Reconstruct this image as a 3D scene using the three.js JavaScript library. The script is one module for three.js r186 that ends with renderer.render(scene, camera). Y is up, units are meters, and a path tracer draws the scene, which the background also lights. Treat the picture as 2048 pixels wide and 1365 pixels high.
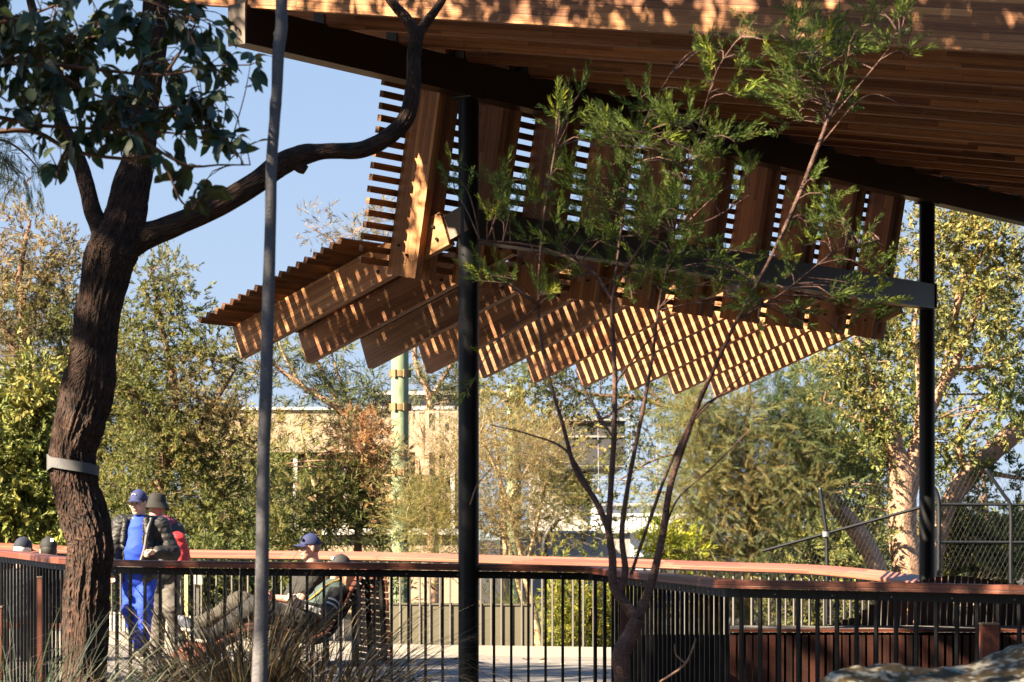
import * as THREE from 'three';
import { mergeGeometries } from 'three/addons/utils/BufferGeometryUtils.js';
import { ImprovedNoise } from 'three/addons/math/ImprovedNoise.js';

// ------------------------------------------------------------------ camera, sky, sun, exposure
const scene = new THREE.Scene();
const F = 5000, HOR = 1075, EYE = 1.25;                 // lens and horizon, in pixels of the 2048 px wide photograph; eye height over the deck
const camera = new THREE.PerspectiveCamera(2 * Math.atan(HOR / F) * 180 / Math.PI, 2048 / (2 * HOR), 0.2, 4000);
camera.position.set(0, EYE, 0);
camera.setViewOffset(2048, 2 * HOR, 0, 0, 2048, 1365);  // a level camera with the lens shifted up
camera.focus = 18.5; camera.userData.fStop = 7;
const renderer = new THREE.WebGLRenderer({ antialias: true });
renderer.setSize(1024, 682);
renderer.toneMapping = THREE.LinearToneMapping;
renderer.toneMappingExposure = 6.0;
renderer.shadowMap.enabled = true;
const SUN = new THREE.Vector3(-1.068, 1.0, 0.674).normalize();
{ // clear winter sky: pale at the horizon, blue above, a wide warm-white glow round the sun
  const W = 512, H = 256, d = new Float32Array(W * H * 4), dir = new THREE.Vector3();
  const sm = (a, b, x) => { x = Math.min(1, Math.max(0, (x - a) / (b - a))); return x * x * (3 - 2 * x); };
  for (let r = 0; r < H; r++) for (let c = 0; c < W; c++) {
    const el = ((r + 0.5) / H - 0.5) * Math.PI, az = ((c + 0.5) / W - 0.5) * 2 * Math.PI;
    dir.set(Math.cos(az) * Math.cos(el), Math.sin(el), Math.sin(az) * Math.cos(el));
    const t = Math.pow(Math.max(0, dir.y), 0.55), k = (r * W + c) * 4;
    const hz = [0.121, 0.142, 0.167], zn = [0.012, 0.052, 0.128], tt = Math.min(1, t * 1.1);
    const g = Math.pow(Math.max(0, dir.dot(SUN)), 6) * 0.045;
    const low = sm(0, -0.12, dir.y);
    for (let j = 0; j < 3; j++) {
      let v = hz[j] * (1 - tt) + zn[j] * tt;
      v += g * [1, 0.95, 0.85][j];
      v = v * (1 - low) + [0.036, 0.033, 0.027][j] * low;
      d[k + j] = v;
    }
    d[k + 3] = 1;
  }
  const t = new THREE.DataTexture(d, W, H, THREE.RGBAFormat, THREE.FloatType);
  t.mapping = THREE.EquirectangularReflectionMapping; t.magFilter = t.minFilter = THREE.LinearFilter; t.needsUpdate = true;
  scene.background = t; scene.environment = t;
}
const sun = new THREE.DirectionalLight(new THREE.Color().setRGB(1.0, 0.83, 0.60), 5.0);
sun.name = 'sun'; sun.position.set(0, 1, -20).addScaledVector(SUN, 60); sun.target.position.set(0, 1, -20);
sun.castShadow = true; sun.shadow.mapSize.set(4096, 4096);
Object.assign(sun.shadow.camera, { left: -40, right: 40, top: 40, bottom: -40, near: 1, far: 160 });
scene.add(sun, sun.target);

// ------------------------------------------------------------------ helpers
function rng(seed) { let a = seed >>> 0; return () => { a = (a + 0x6D2B79F5) | 0; let t = Math.imul(a ^ (a >>> 15), 1 | a); t = (t + Math.imul(t ^ (t >>> 7), 61 | t)) ^ t; return ((t ^ (t >>> 14)) >>> 0) / 4294967296; }; }
const PN = new ImprovedNoise(), noise = (x, y = 0, z = 0) => PN.noise(x + 31.7, y + 17.3, z + 5.1);
const fbm = (x, y, z, o = 4) => { let s = 0, a = 1, f = 1; for (let i = 0; i < o; i++) { s += a * noise(x * f, y * f, z * f); a *= 0.5; f *= 2.03; } return s; };
const V = (x, y, z) => new THREE.Vector3(x, y, z), lerp = (a, b, t) => a + (b - a) * t, clamp = (x, a = 0, b = 1) => Math.min(b, Math.max(a, x));
const smooth = (a, b, x) => { x = clamp((x - a) / (b - a)); return x * x * (3 - 2 * x); };
const at = (px, py, Z) => V((px - 1024) * Z / F, EYE - (py - HOR) * Z / F, -Z);       // the point seen at a pixel of the photograph, Z metres away
const rgb = (r, g, b) => new THREE.Color().setRGB(r, g, b);
const counts = {};
function numbered(n) { const k = counts[n] = (counts[n] ?? -1) + 1; return k ? n + '_' + String(k).padStart(3, '0') : n; }
const shade = (o) => { o.castShadow = o.receiveShadow = true; return o; };
function thing(name, label, category, pos, turn = 0, group) {
  const o = new THREE.Group(); o.name = numbered(name); if (pos) o.position.copy(pos); o.rotation.y = turn;
  o.userData = { label, category }; if (group) o.userData.group = group;
  scene.add(o); return o;
}
function part(name, geo, m, parent, kind) {
  const o = shade(new THREE.Mesh(geo, m)); o.name = numbered(name); if (kind) o.userData.kind = kind; parent.add(o); return o;
}
function setting(name, geo, m, label) { const o = shade(new THREE.Mesh(geo, m)); o.name = name; o.userData = { kind: 'structure', label }; scene.add(o); return o; }
const std = (c, roughness = 0.8, o = {}) => new THREE.MeshStandardMaterial({ color: c, roughness, ...o });

function texture(w, h, fn, srgb = true) {           // fn(u, v, x, y) -> [r, g, b] in 0..1
  const d = new Uint8Array(w * h * 4);
  for (let y = 0; y < h; y++) for (let x = 0; x < w; x++) {
    const c = fn((x + 0.5) / w, (y + 0.5) / h, x, y), k = (y * w + x) * 4;
    for (let j = 0; j < 3; j++) d[k + j] = clamp(c[j]) * 255;
    d[k + 3] = 255;
  }
  const t = new THREE.DataTexture(d, w, h, THREE.RGBAFormat);
  t.wrapS = t.wrapT = THREE.RepeatWrapping; t.magFilter = THREE.LinearFilter; t.minFilter = THREE.LinearMipmapLinearFilter; t.generateMipmaps = true;
  if (srgb) t.colorSpace = THREE.SRGBColorSpace; t.needsUpdate = true; return t;
}
// noise that repeats over the unit square
const tile = (u, v, fu, fv, z = 0) => { const a = u * 2 * Math.PI, b = v * 2 * Math.PI; return noise(Math.cos(a) * fu / 6.28, Math.sin(a) * fu / 6.28 + 9 * z, Math.cos(b) * fv / 6.28 + 3 * Math.sin(b) * fv / 18.8 + z); };

// laminated hardwood: 4 m x 0.32 m of glued strips, each made of end-jointed lengths of different tone
function glulam(seed, light, dark, lams = 10) {
  const R = rng(seed), rows = [];
  for (let i = 0; i < lams; i++) { const segs = []; let x = R() * 0.2; while (x < 1) { segs.push([x, R()]); x += 0.1 + R() * 0.32; } rows.push(segs); }
  const W = 2048, H = 256, bump = new Float32Array(W * H);
  const map = texture(W, H, (u, v, x, y) => {
    const f = v * lams, i = Math.floor(f) % lams, e = Math.abs(f - Math.round(f)); let s = rows[i][rows[i].length - 1][1], edge = 1;
    for (const [x0, t] of rows[i]) { if (u >= x0) s = t; edge = Math.min(edge, Math.abs(u - x0)); }
    const g = noise(u * 26 + s * 50, v * 120 + s * 9, i) * 0.5 + noise(u * 90 + s * 10, v * 420, i + 3) * 0.4 + noise(u * 7, v * 40, s * 30) * 0.45;
    let t = clamp(0.5 + (s - 0.5) * 0.75 + g * 0.42);
    const knot = Math.max(0, noise(u * 18, v * 9, 7 + i * 0.3) - 0.52) * 1.6;
    let k = 1 - knot;
    if (e < 0.035) k *= 0.72; if (edge < 0.0006) k *= 0.7;
    bump[y * W + x] = clamp(0.6 + g * 0.35 - (e < 0.04 ? 0.4 : 0));
    return [0, 1, 2].map((j) => lerp(dark[j], light[j], t) * k);
  });
  return { map, bumpMap: texture(W, H, (u, v, x, y) => { const b = bump[y * W + x]; return [b, b, b]; }, false) };
}
const gA = glulam(11, [0.755, 0.58, 0.40], [0.46, 0.30, 0.19]);
const M = {};
M.wood = new THREE.MeshStandardMaterial({ ...gA, bumpScale: 0.0025, roughness: 0.62 });
M.woods = [[1.3, 1.17, 1.05], [1.12, 1.0, 0.9], [1.22, 1.09, 0.98], [0.92, 0.88, 0.86]].map((c) => { const m = M.wood.clone(); m.color = rgb(...c); return m; });
const gJ = glulam(57, [0.76, 0.56, 0.37], [0.33, 0.19, 0.115], 9);
M.joists = [[1.25, 1.13, 1.0], [0.98, 0.86, 0.76], [1.1, 0.97, 0.85]].map((c) => { const m = new THREE.MeshStandardMaterial({ ...gJ, bumpScale: 0.003, roughness: 0.6 }); m.color = rgb(...c); return m; });
M.slat = new THREE.MeshStandardMaterial({ map: gA.map, bumpMap: gA.bumpMap, bumpScale: 0.002, color: rgb(0.62, 0.55, 0.5), roughness: 0.7 });
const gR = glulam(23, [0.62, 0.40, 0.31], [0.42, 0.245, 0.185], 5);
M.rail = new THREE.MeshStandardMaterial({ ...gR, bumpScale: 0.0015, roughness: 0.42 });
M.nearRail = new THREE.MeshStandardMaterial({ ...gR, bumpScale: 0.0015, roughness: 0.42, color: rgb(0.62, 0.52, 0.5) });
M.redslat = new THREE.MeshStandardMaterial({ map: gR.map, color: rgb(0.62, 0.5, 0.46), roughness: 0.6 });
M.deck = new THREE.MeshStandardMaterial({ map: glulam(31, [0.50, 0.48, 0.46], [0.36, 0.345, 0.335], 2).map, roughness: 0.8 });
const steelBump = texture(256, 256, (u, v) => { const b = 0.5 + 0.4 * fbm(u * 40, v * 40, 2, 3); return [b, b, b]; }, false);
M.black = new THREE.MeshPhysicalMaterial({ color: rgb(0.006, 0.006, 0.007), roughness: 0.45, specularIntensity: 0.6, bumpMap: steelBump, bumpScale: 0.0004 });
M.steel = new THREE.MeshPhysicalMaterial({ color: rgb(0.028, 0.018, 0.012), roughness: 0.32, specularIntensity: 1, bumpMap: steelBump, bumpScale: 0.0005 });
M.weathered = std(rgb(0.16, 0.125, 0.10), 0.75, { bumpMap: steelBump, bumpScale: 0.002 });
M.bolt = std(rgb(0.03, 0.028, 0.026), 0.35, { metalness: 0.6 });

// a plank along x with its grain along x; uv in metres over 4 x 0.32
function plank(L, H, T, R = Math.random) {
  const g = new THREE.BoxGeometry(L, H, T), p = g.attributes.position, n = g.attributes.normal, uv = g.attributes.uv, a = R() * 3, b = Math.floor(R() * 10) / 10;
  for (let i = 0; i < p.count; i++) {
    if (Math.abs(n.getX(i)) > 0.5) uv.setXY(i, a + p.getZ(i) / 4, b + p.getY(i) / 0.32);
    else uv.setXY(i, a + p.getX(i) / 4, b + (Math.abs(n.getZ(i)) > 0.5 ? p.getY(i) : p.getZ(i)) / 0.32);
  }
  return g;
}
// turns an x-aligned bar so that it lies from A to B with its z axis along side
function between(o, A, B, side) {
  const x = B.clone().sub(A).normalize(), z = side.clone().addScaledVector(x, -side.dot(x)).normalize(), y = z.clone().cross(x);
  o.quaternion.setFromRotationMatrix(new THREE.Matrix4().makeBasis(x, y, z)); o.position.copy(A).lerp(B, 0.5); return o;
}
// a tapered, curved limb: pts = [[Vector3, radius], ...]; amp = depth of furrows, as a share of the radius
function limb(pts, { rad = 8, step = 0.1, amp = 0, fu = 6, fv = 3, cap = true, seed = 0, lump = 0 } = {}) {
  const curve = new THREE.CatmullRomCurve3(pts.map((p) => p[0]), false, 'centripetal'), len = curve.getLength(), N = Math.max(2, Math.ceil(len / step));
  const pos = [], uv = [], idx = [], n1 = V(0, 0, 1); let nrm = null, prev = null;
  for (let i = 0; i <= N; i++) {
    const t = i / N, f = t * (pts.length - 1), k = Math.min(pts.length - 2, Math.floor(f)), c = curve.getPoint(t), d = curve.getTangent(t), r = lerp(pts[k][1], pts[k + 1][1], smooth(0, 1, f - k));
    if (!nrm) { nrm = Math.abs(d.z) > 0.9 ? V(1, 0, 0) : n1.clone(); } nrm.addScaledVector(d, -nrm.dot(d)).normalize();
    const b = d.clone().cross(nrm);
    for (let j = 0; j <= rad; j++) {
      const a = (j % rad) / rad * Math.PI * 2, ca = Math.cos(a), sa = Math.sin(a); let rr = r;
      if (amp) {
        const w = noise(ca * 1.3 + seed, sa * 1.3, t * len * fv * 0.5) * 1.4;
        const e = noise(ca * fu + w, sa * fu + w, t * len * fv + seed), ri = 1 - Math.abs(e) * 2.6, e2 = noise(ca * fu * 2.3, sa * fu * 2.3, t * len * fv * 4 + seed);
        rr *= 1 + amp * (-ri * 0.9 + 0.4 + e2 * 0.6);
      }
      if (lump) rr *= 1 + lump * noise(ca * 0.9 + seed, sa * 0.9, t * len * 2.2);
      pos.push(c.x + (nrm.x * ca + b.x * sa) * rr, c.y + (nrm.y * ca + b.y * sa) * rr, c.z + (nrm.z * ca + b.z * sa) * rr); uv.push(j / rad * 2 * Math.PI * r, t * len);
    }
  }
  const w = rad + 1;
  for (let i = 0; i < N; i++) for (let j = 0; j < rad; j++) { const a = i * w + j; idx.push(a, a + 1, a + w, a + 1, a + w + 1, a + w); }
  if (cap) for (const i of [0, N]) { const c = curve.getPoint(i / N); pos.push(c.x, c.y, c.z); uv.push(0, 0); const k = pos.length / 3 - 1; for (let j = 0; j < rad; j++) i ? idx.push(i * w + j, i * w + j + 1, k) : idx.push(j + 1, j, k); }
  const g = new THREE.BufferGeometry();
  g.setAttribute('position', new THREE.Float32BufferAttribute(pos, 3)); g.setAttribute('uv', new THREE.Float32BufferAttribute(uv, 2)); g.setIndex(idx); g.computeVertexNormals(); return g;
}
const rod = (a, b, r, rad = 6) => limb([[a, r], [b, r]], { rad, step: 99 });
// surface of a distance field by surface nets
function netMesh(f, lo, hi, cell, colorOf) {
  const nx = Math.ceil((hi[0] - lo[0]) / cell) + 1, ny = Math.ceil((hi[1] - lo[1]) / cell) + 1, nz = Math.ceil((hi[2] - lo[2]) / cell) + 1;
  const val = new Float32Array(nx * ny * nz), id = new Int32Array(nx * ny * nz).fill(-1), I = (x, y, z) => (z * ny + y) * nx + x;
  for (let z = 0; z < nz; z++) for (let y = 0; y < ny; y++) for (let x = 0; x < nx; x++) val[I(x, y, z)] = f(lo[0] + x * cell, lo[1] + y * cell, lo[2] + z * cell);
  const pos = [], nor = [], col = [], idx = [], E = [[0, 1], [2, 3], [4, 5], [6, 7], [0, 2], [1, 3], [4, 6], [5, 7], [0, 4], [1, 5], [2, 6], [3, 7]];
  for (let z = 0; z < nz - 1; z++) for (let y = 0; y < ny - 1; y++) for (let x = 0; x < nx - 1; x++) {
    const c = []; let m = 0; for (let k = 0; k < 8; k++) { c[k] = val[I(x + (k & 1), y + (k >> 1 & 1), z + (k >> 2))]; if (c[k] < 0) m |= 1 << k; }
    if (m === 0 || m === 255) continue;
    let sx = 0, sy = 0, sz = 0, n = 0;
    for (const [a, b] of E) if ((c[a] < 0) !== (c[b] < 0)) { const t = c[a] / (c[a] - c[b]); sx += lerp(a & 1, b & 1, t); sy += lerp(a >> 1 & 1, b >> 1 & 1, t); sz += lerp(a >> 2, b >> 2, t); n++; }
    const px = lo[0] + (x + sx / n) * cell, py = lo[1] + (y + sy / n) * cell, pz = lo[2] + (z + sz / n) * cell, e = cell * 0.6;
    id[I(x, y, z)] = pos.length / 3; pos.push(px, py, pz);
    const g = V(f(px + e, py, pz) - f(px - e, py, pz), f(px, py + e, pz) - f(px, py - e, pz), f(px, py, pz + e) - f(px, py, pz - e)).normalize(); nor.push(g.x, g.y, g.z);
    if (colorOf) col.push(...colorOf(px, py, pz));
  }
  const quad = (a, b, c, d, flip) => { if (a < 0 || b < 0 || c < 0 || d < 0) return; flip ? idx.push(a, c, b, a, d, c) : idx.push(a, b, c, a, c, d); };
  for (let z = 1; z < nz - 1; z++) for (let y = 1; y < ny - 1; y++) for (let x = 1; x < nx - 1; x++) {
    const s = val[I(x, y, z)] < 0;
    if (s !== (val[I(x + 1, y, z)] < 0)) quad(id[I(x, y - 1, z - 1)], id[I(x, y, z - 1)], id[I(x, y, z)], id[I(x, y - 1, z)], !s);
    if (s !== (val[I(x, y + 1, z)] < 0)) quad(id[I(x - 1, y, z - 1)], id[I(x - 1, y, z)], id[I(x, y, z)], id[I(x, y, z - 1)], !s);
    if (s !== (val[I(x, y, z + 1)] < 0)) quad(id[I(x - 1, y - 1, z)], id[I(x, y - 1, z)], id[I(x, y, z)], id[I(x - 1, y, z)], !s);
  }
  const g = new THREE.BufferGeometry();
  g.setAttribute('position', new THREE.Float32BufferAttribute(pos, 3)); g.setAttribute('normal', new THREE.Float32BufferAttribute(nor, 3));
  g.setAttribute('uv', new THREE.Float32BufferAttribute(new Float32Array(pos.length / 3 * 2), 2));
  for (let i = 0; i < pos.length / 3; i++) g.attributes.uv.setXY(i, pos[i * 3] + pos[i * 3 + 2] * 0.6, pos[i * 3 + 1]);
  if (colorOf) g.setAttribute('color', new THREE.Float32BufferAttribute(col, 3));
  g.setIndex(idx); return g;
}
const merge = (list) => mergeGeometries(list.map((g) => { const c = g.index ? g.toNonIndexed() : g.clone(); for (const k of Object.keys(c.attributes)) if (!['position', 'normal', 'uv'].includes(k)) c.deleteAttribute(k); return c; }));
const smoothMerge = (list) => mergeGeometries(list);

// ------------------------------------------------------------------ ground, deck, hills
const dirtTex = texture(512, 512, (u, v) => { const n = fbm(u * 14, v * 14, 1, 5), m = noise(u * 90, v * 90, 3); const k = 0.5 + n * 0.3 + m * 0.15; return [0.20 * k + 0.04, 0.165 * k + 0.033, 0.11 * k + 0.02]; });
{
  const g = new THREE.CircleGeometry(2600, 96); g.rotateX(-Math.PI / 2);
  const uv = g.attributes.uv, p = g.attributes.position; for (let i = 0; i < p.count; i++) uv.setXY(i, p.getX(i) / 6, p.getZ(i) / 6);
  g.translate(0, -0.5, 0);
  setting('ground', g, std(0xffffff, 0.95, { map: dirtTex }), 'brown garden soil under the deck and trees');
}
{ // low wooded ridges far off
  const pos = [], idx = [], N = 160;
  for (let i = 0; i <= N; i++) { const a = lerp(-0.6, 0.6, i / N), h = 7 + 9 * (0.5 + 0.5 * fbm(i * 0.06, 3, 1, 4)); for (const [R, y] of [[1500, -2], [1540, h * 0.75], [1620, h], [1900, -2]]) pos.push(Math.sin(a) * R, y, -Math.cos(a) * R); }
  for (let i = 0; i < N; i++) for (let j = 0; j < 3; j++) { const a = i * 4 + j; idx.push(a, a + 4, a + 1, a + 1, a + 4, a + 5); }
  const g = new THREE.BufferGeometry(); g.setAttribute('position', new THREE.Float32BufferAttribute(pos, 3)); g.setIndex(idx); g.computeVertexNormals();
  setting('hills', g, std(rgb(0.13, 0.16, 0.17), 1), 'low bluish hills on the horizon');
}
// plan of both railings: [pixel, pixels per metre, pixel row of the rail's top]
const path = (rows) => rows.map(([px, s, py]) => at(px, py, F / s));
const nearRows = [[-110, 222, 1095], [-50, 242, 1098], [0, 255, 1101], [60, 268, 1107], [130, 284, 1115], [226, 295, 1120], [510, 300, 1124], [760, 302, 1126], [957, 303, 1129], [1100, 303, 1131], [1180, 303, 1133], [1225, 307, 1138], [1457, 375, 1160], [1740, 389, 1165], [2048, 405, 1171], [2240, 415, 1174]];
const farRows = [[-90, 148, 1083], [0, 155, 1087], [130, 165, 1093], [362, 178, 1100], [760, 187, 1105], [1022, 190, 1112], [1250, 193, 1118], [1450, 197, 1125], [1611, 203, 1130], [1750, 212, 1142], [1890, 224, 1160], [2000, 234, 1174], [2150, 250, 1190]];
const nearPath = path(nearRows), farPath = path(farRows);
function resample(pts, step, sharp = false) {   // points every step metres along a polyline, corners kept soft only by their own points
  const out = []; let left = 0;
  for (let i = 0; i < pts.length - 1; i++) { const d = pts[i].distanceTo(pts[i + 1]); let t = left; while (t < d) { out.push([pts[i].clone().lerp(pts[i + 1], t / d), pts[i + 1].clone().sub(pts[i]).setY(0).normalize()]); t += step; } left = t - d; }
  return out;
}
{ // deck boards between the two railings, cut to their curves
  const zAt = (pts, x) => { for (let i = 0; i < pts.length - 1; i++) if ((pts[i].x - x) * (pts[i + 1].x - x) <= 0) return lerp(-pts[i].z, -pts[i + 1].z, (x - pts[i].x) / (pts[i + 1].x - pts[i].x)); return null; };
  const inside = (x, Z) => { const f = zAt(farPath, x), n = zAt(nearPath, x); return f !== null && n !== null && Z < f - 0.02 && Z > n; };
  const list = [], R = rng(5);
  for (let Z = 12; Z < 33; Z += 0.14) {
    let start = null;
    for (let x = -9; x <= 6; x += 0.05) {
      const k = inside(x, Z + 0.07);
      if (k && start === null) start = x;
      if (start !== null && (!k || x - start > 2.4 + R() * 1.6)) { if (x - start > 0.06) { const L = x - start - 0.003, g = plank(L, 0.03, 0.134, R); g.translate(start + L / 2, -0.015 + (R() - 0.5) * 0.002, -Z - 0.07); list.push(g); } start = k ? x : null; }
    }
  }
  setting('deck', merge(list), M.deck, 'weathered grey timber deck boards between the two railings');
}
// a bar of constant cross-section swept along a path; profile = [[across, up], ...]
function sweep(pts, profile, uvScale = true) {
  const pos = [], uv = [], idx = [], n = profile.length; let len = 0;
  const ring = [];
  for (let i = 0; i < pts.length; i++) {
    const d = pts[Math.min(i + 1, pts.length - 1)].clone().sub(pts[Math.max(i - 1, 0)]).setY(0).normalize(), s = V(d.z, 0, -d.x); // side: towards the back for a path that runs to the right
    if (i) len += pts[i].distanceTo(pts[i - 1]);
    ring.push(profile.map(([a, u]) => V(pts[i].x + s.x * a, pts[i].y + u, pts[i].z + s.z * a))); ring[i].len = len;
  }
  for (let j = 0; j < n; j++) {                    // hard edges: every side has its own vertices
    const k = (j + 1) % n, base = pos.length / 3, w = Math.hypot(profile[k][0] - profile[j][0], profile[k][1] - profile[j][1]);
    for (const r of ring) { pos.push(...r[j].toArray(), ...r[k].toArray()); uv.push(r.len / 4, j * 0.27, r.len / 4, j * 0.27 + w / 0.32); }
    for (let i = 0; i < ring.length - 1; i++) { const a = base + i * 2; idx.push(a, a + 1, a + 2, a + 1, a + 3, a + 2); }
  }
  for (const r of [ring[0], ring[ring.length - 1]]) { const base = pos.length / 3; r.forEach((p) => { pos.push(...p.toArray()); uv.push(0, 0); }); for (let j = 1; j < n - 1; j++) r === ring[0] ? idx.push(base, base + j + 1, base + j) : idx.push(base, base + j, base + j + 1); }
  const g = new THREE.BufferGeometry(); g.setAttribute('position', new THREE.Float32BufferAttribute(pos, 3)); g.setAttribute('uv', new THREE.Float32BufferAttribute(uv, 2)); g.setIndex(idx); g.computeVertexNormals(); return g;
}
function softPath(pts, step = 0.12, corner = 0) { const c = new THREE.CatmullRomCurve3(pts, false, 'centripetal', 0.5), n = Math.ceil(c.getLength() / step), o = []; for (let i = 0; i <= n; i++) o.push(c.getPoint(i / n)); return o; }
const local = (pts, o) => pts.map((p) => p.clone().sub(o));
function railing(name, label, pts, { joint, profile, barProfile, spacing, h, barM, balM, barTop, railM = M.rail, group }) {
  const o = thing(name, label, 'railing', V(pts[0].x, 0, pts[0].z), 0, group), L = local(pts, o.position), R = rng(77);
  // handrail in lengths that meet end to end
  let seg = [L[0]], acc = 0;
  for (let i = 1; i < L.length; i++) { acc += L[i].distanceTo(L[i - 1]); seg.push(L[i]); if ((acc > joint && i < L.length - 2) || i === L.length - 1) { const g = sweep(seg, profile), uv = g.attributes.uv, a = R() * 2, b = R(); for (let k = 0; k < uv.count; k++) uv.setXY(k, uv.getX(k) + a, uv.getY(k) + b); part('handrail', g, railM, o); seg = [L[i].clone().addScaledVector(L[i].clone().sub(L[i - 1]).normalize(), 0.003)]; acc = 0; } }
  part('flat_bar', sweep(L, barProfile), barM, o);
  const kick = sweep(L, [[-0.012, -h + 0.05], [0.012, -h + 0.05], [0.012, -h + 0.10], [-0.012, -h + 0.10]]); part('bottom_bar', kick, barM, o);
  const bg = new THREE.BoxGeometry(0.017, h - 0.1 + barTop, 0.019);
  for (const [p, d] of resample(L, spacing)) { const b = part('baluster', bg, balM, o); b.position.set(p.x, p.y + (barTop - h + 0.1) / 2 - 0.001, p.z); b.rotation.y = Math.atan2(-d.z, d.x); }
  return o;
}
const nearSoft = [...softPath(nearPath.slice(0, 12)), ...softPath(nearPath.slice(11, 13)).slice(1), ...softPath(nearPath.slice(12)).slice(1)];
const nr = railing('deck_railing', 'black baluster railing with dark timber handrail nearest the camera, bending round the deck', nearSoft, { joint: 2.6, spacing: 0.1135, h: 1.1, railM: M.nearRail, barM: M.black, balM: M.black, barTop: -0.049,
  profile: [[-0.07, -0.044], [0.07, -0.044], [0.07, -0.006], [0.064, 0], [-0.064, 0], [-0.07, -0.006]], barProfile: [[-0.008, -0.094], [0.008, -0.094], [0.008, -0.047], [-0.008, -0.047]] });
{ // screw heads on the flat bar
  const g = new THREE.SphereGeometry(0.005, 8, 6), L = local(nearSoft, nr.position), m = std(rgb(0.55, 0.55, 0.55), 0.3, { metalness: 0.8 });
  resample(L, 0.34).forEach(([p, d], i) => { const b = part('screw', g, m, nr); b.position.set(p.x + d.z * -0.009 * -1 * -1, p.y - 0.073, p.z + d.x * 0.009); });
}
M.greyMetal = std(rgb(0.115, 0.105, 0.092), 0.5);
railing('deck_railing', 'sunlit reddish timber handrail on grey balusters along the far edge of the deck', softPath(farPath), { joint: 3.1, spacing: 0.1125, h: 1.07, barM: M.greyMetal, balM: M.greyMetal, barTop: -0.09,
  profile: [[0.085, -0.075], [0.085, -0.004], [0.08, 0], [-0.07, -0.052], [-0.075, -0.058], [-0.075, -0.085]].reverse(), barProfile: [[-0.02, -0.1], [0.02, -0.1], [0.02, -0.086], [-0.02, -0.086]] });
{ // kerb plate under the far railing and planter walls beyond it
  const f = softPath(farPath).map((p) => V(p.x, 0, p.z - 0.0)), k = thing('deck_kerb', 'low grey steel kerb along the foot of the far railing', 'kerb', V(f[0].x, 0, f[0].z));
  const lp = local(f, k.position); for (let i = 0; i < lp.length - 1; i += 18) part('kerb_plate', sweep(lp.slice(i, Math.min(lp.length, i + 19)), [[0.02, -0.1], [0.02, 0.105], [-0.03, 0.105], [-0.03, -0.1]].reverse()), std(rgb(0.20, 0.185, 0.16), 0.6), k);
  const wall = (a, b, top, col, label) => { const pts = f.filter((p) => { const x = 1024 + F * p.x / -p.z; return x > a && x < b; }); const o = thing('planter_wall', label, 'planter wall', V(pts[0].x, 0, pts[0].z)); part('panel', sweep(local(pts, o.position), [[0.30, -0.5], [0.36, -0.5], [0.36, top], [0.30, top]].reverse()), std(col, 0.75, { bumpMap: steelBump, bumpScale: 0.001 }), o); part('coping', sweep(local(pts, o.position), [[0.285, top + 0.002], [0.375, top + 0.002], [0.375, top + 0.02], [0.285, top + 0.02]].reverse()), std(col.clone().multiplyScalar(0.8), 0.7), o); };
  wall(120, 400, 0.33, rgb(0.62, 0.57, 0.48), 'pale cream low planter wall behind the man in blue');
  wall(700, 1050, 0.52, rgb(0.075, 0.066, 0.04), 'dark olive low planter wall behind the lounger');
}

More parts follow.
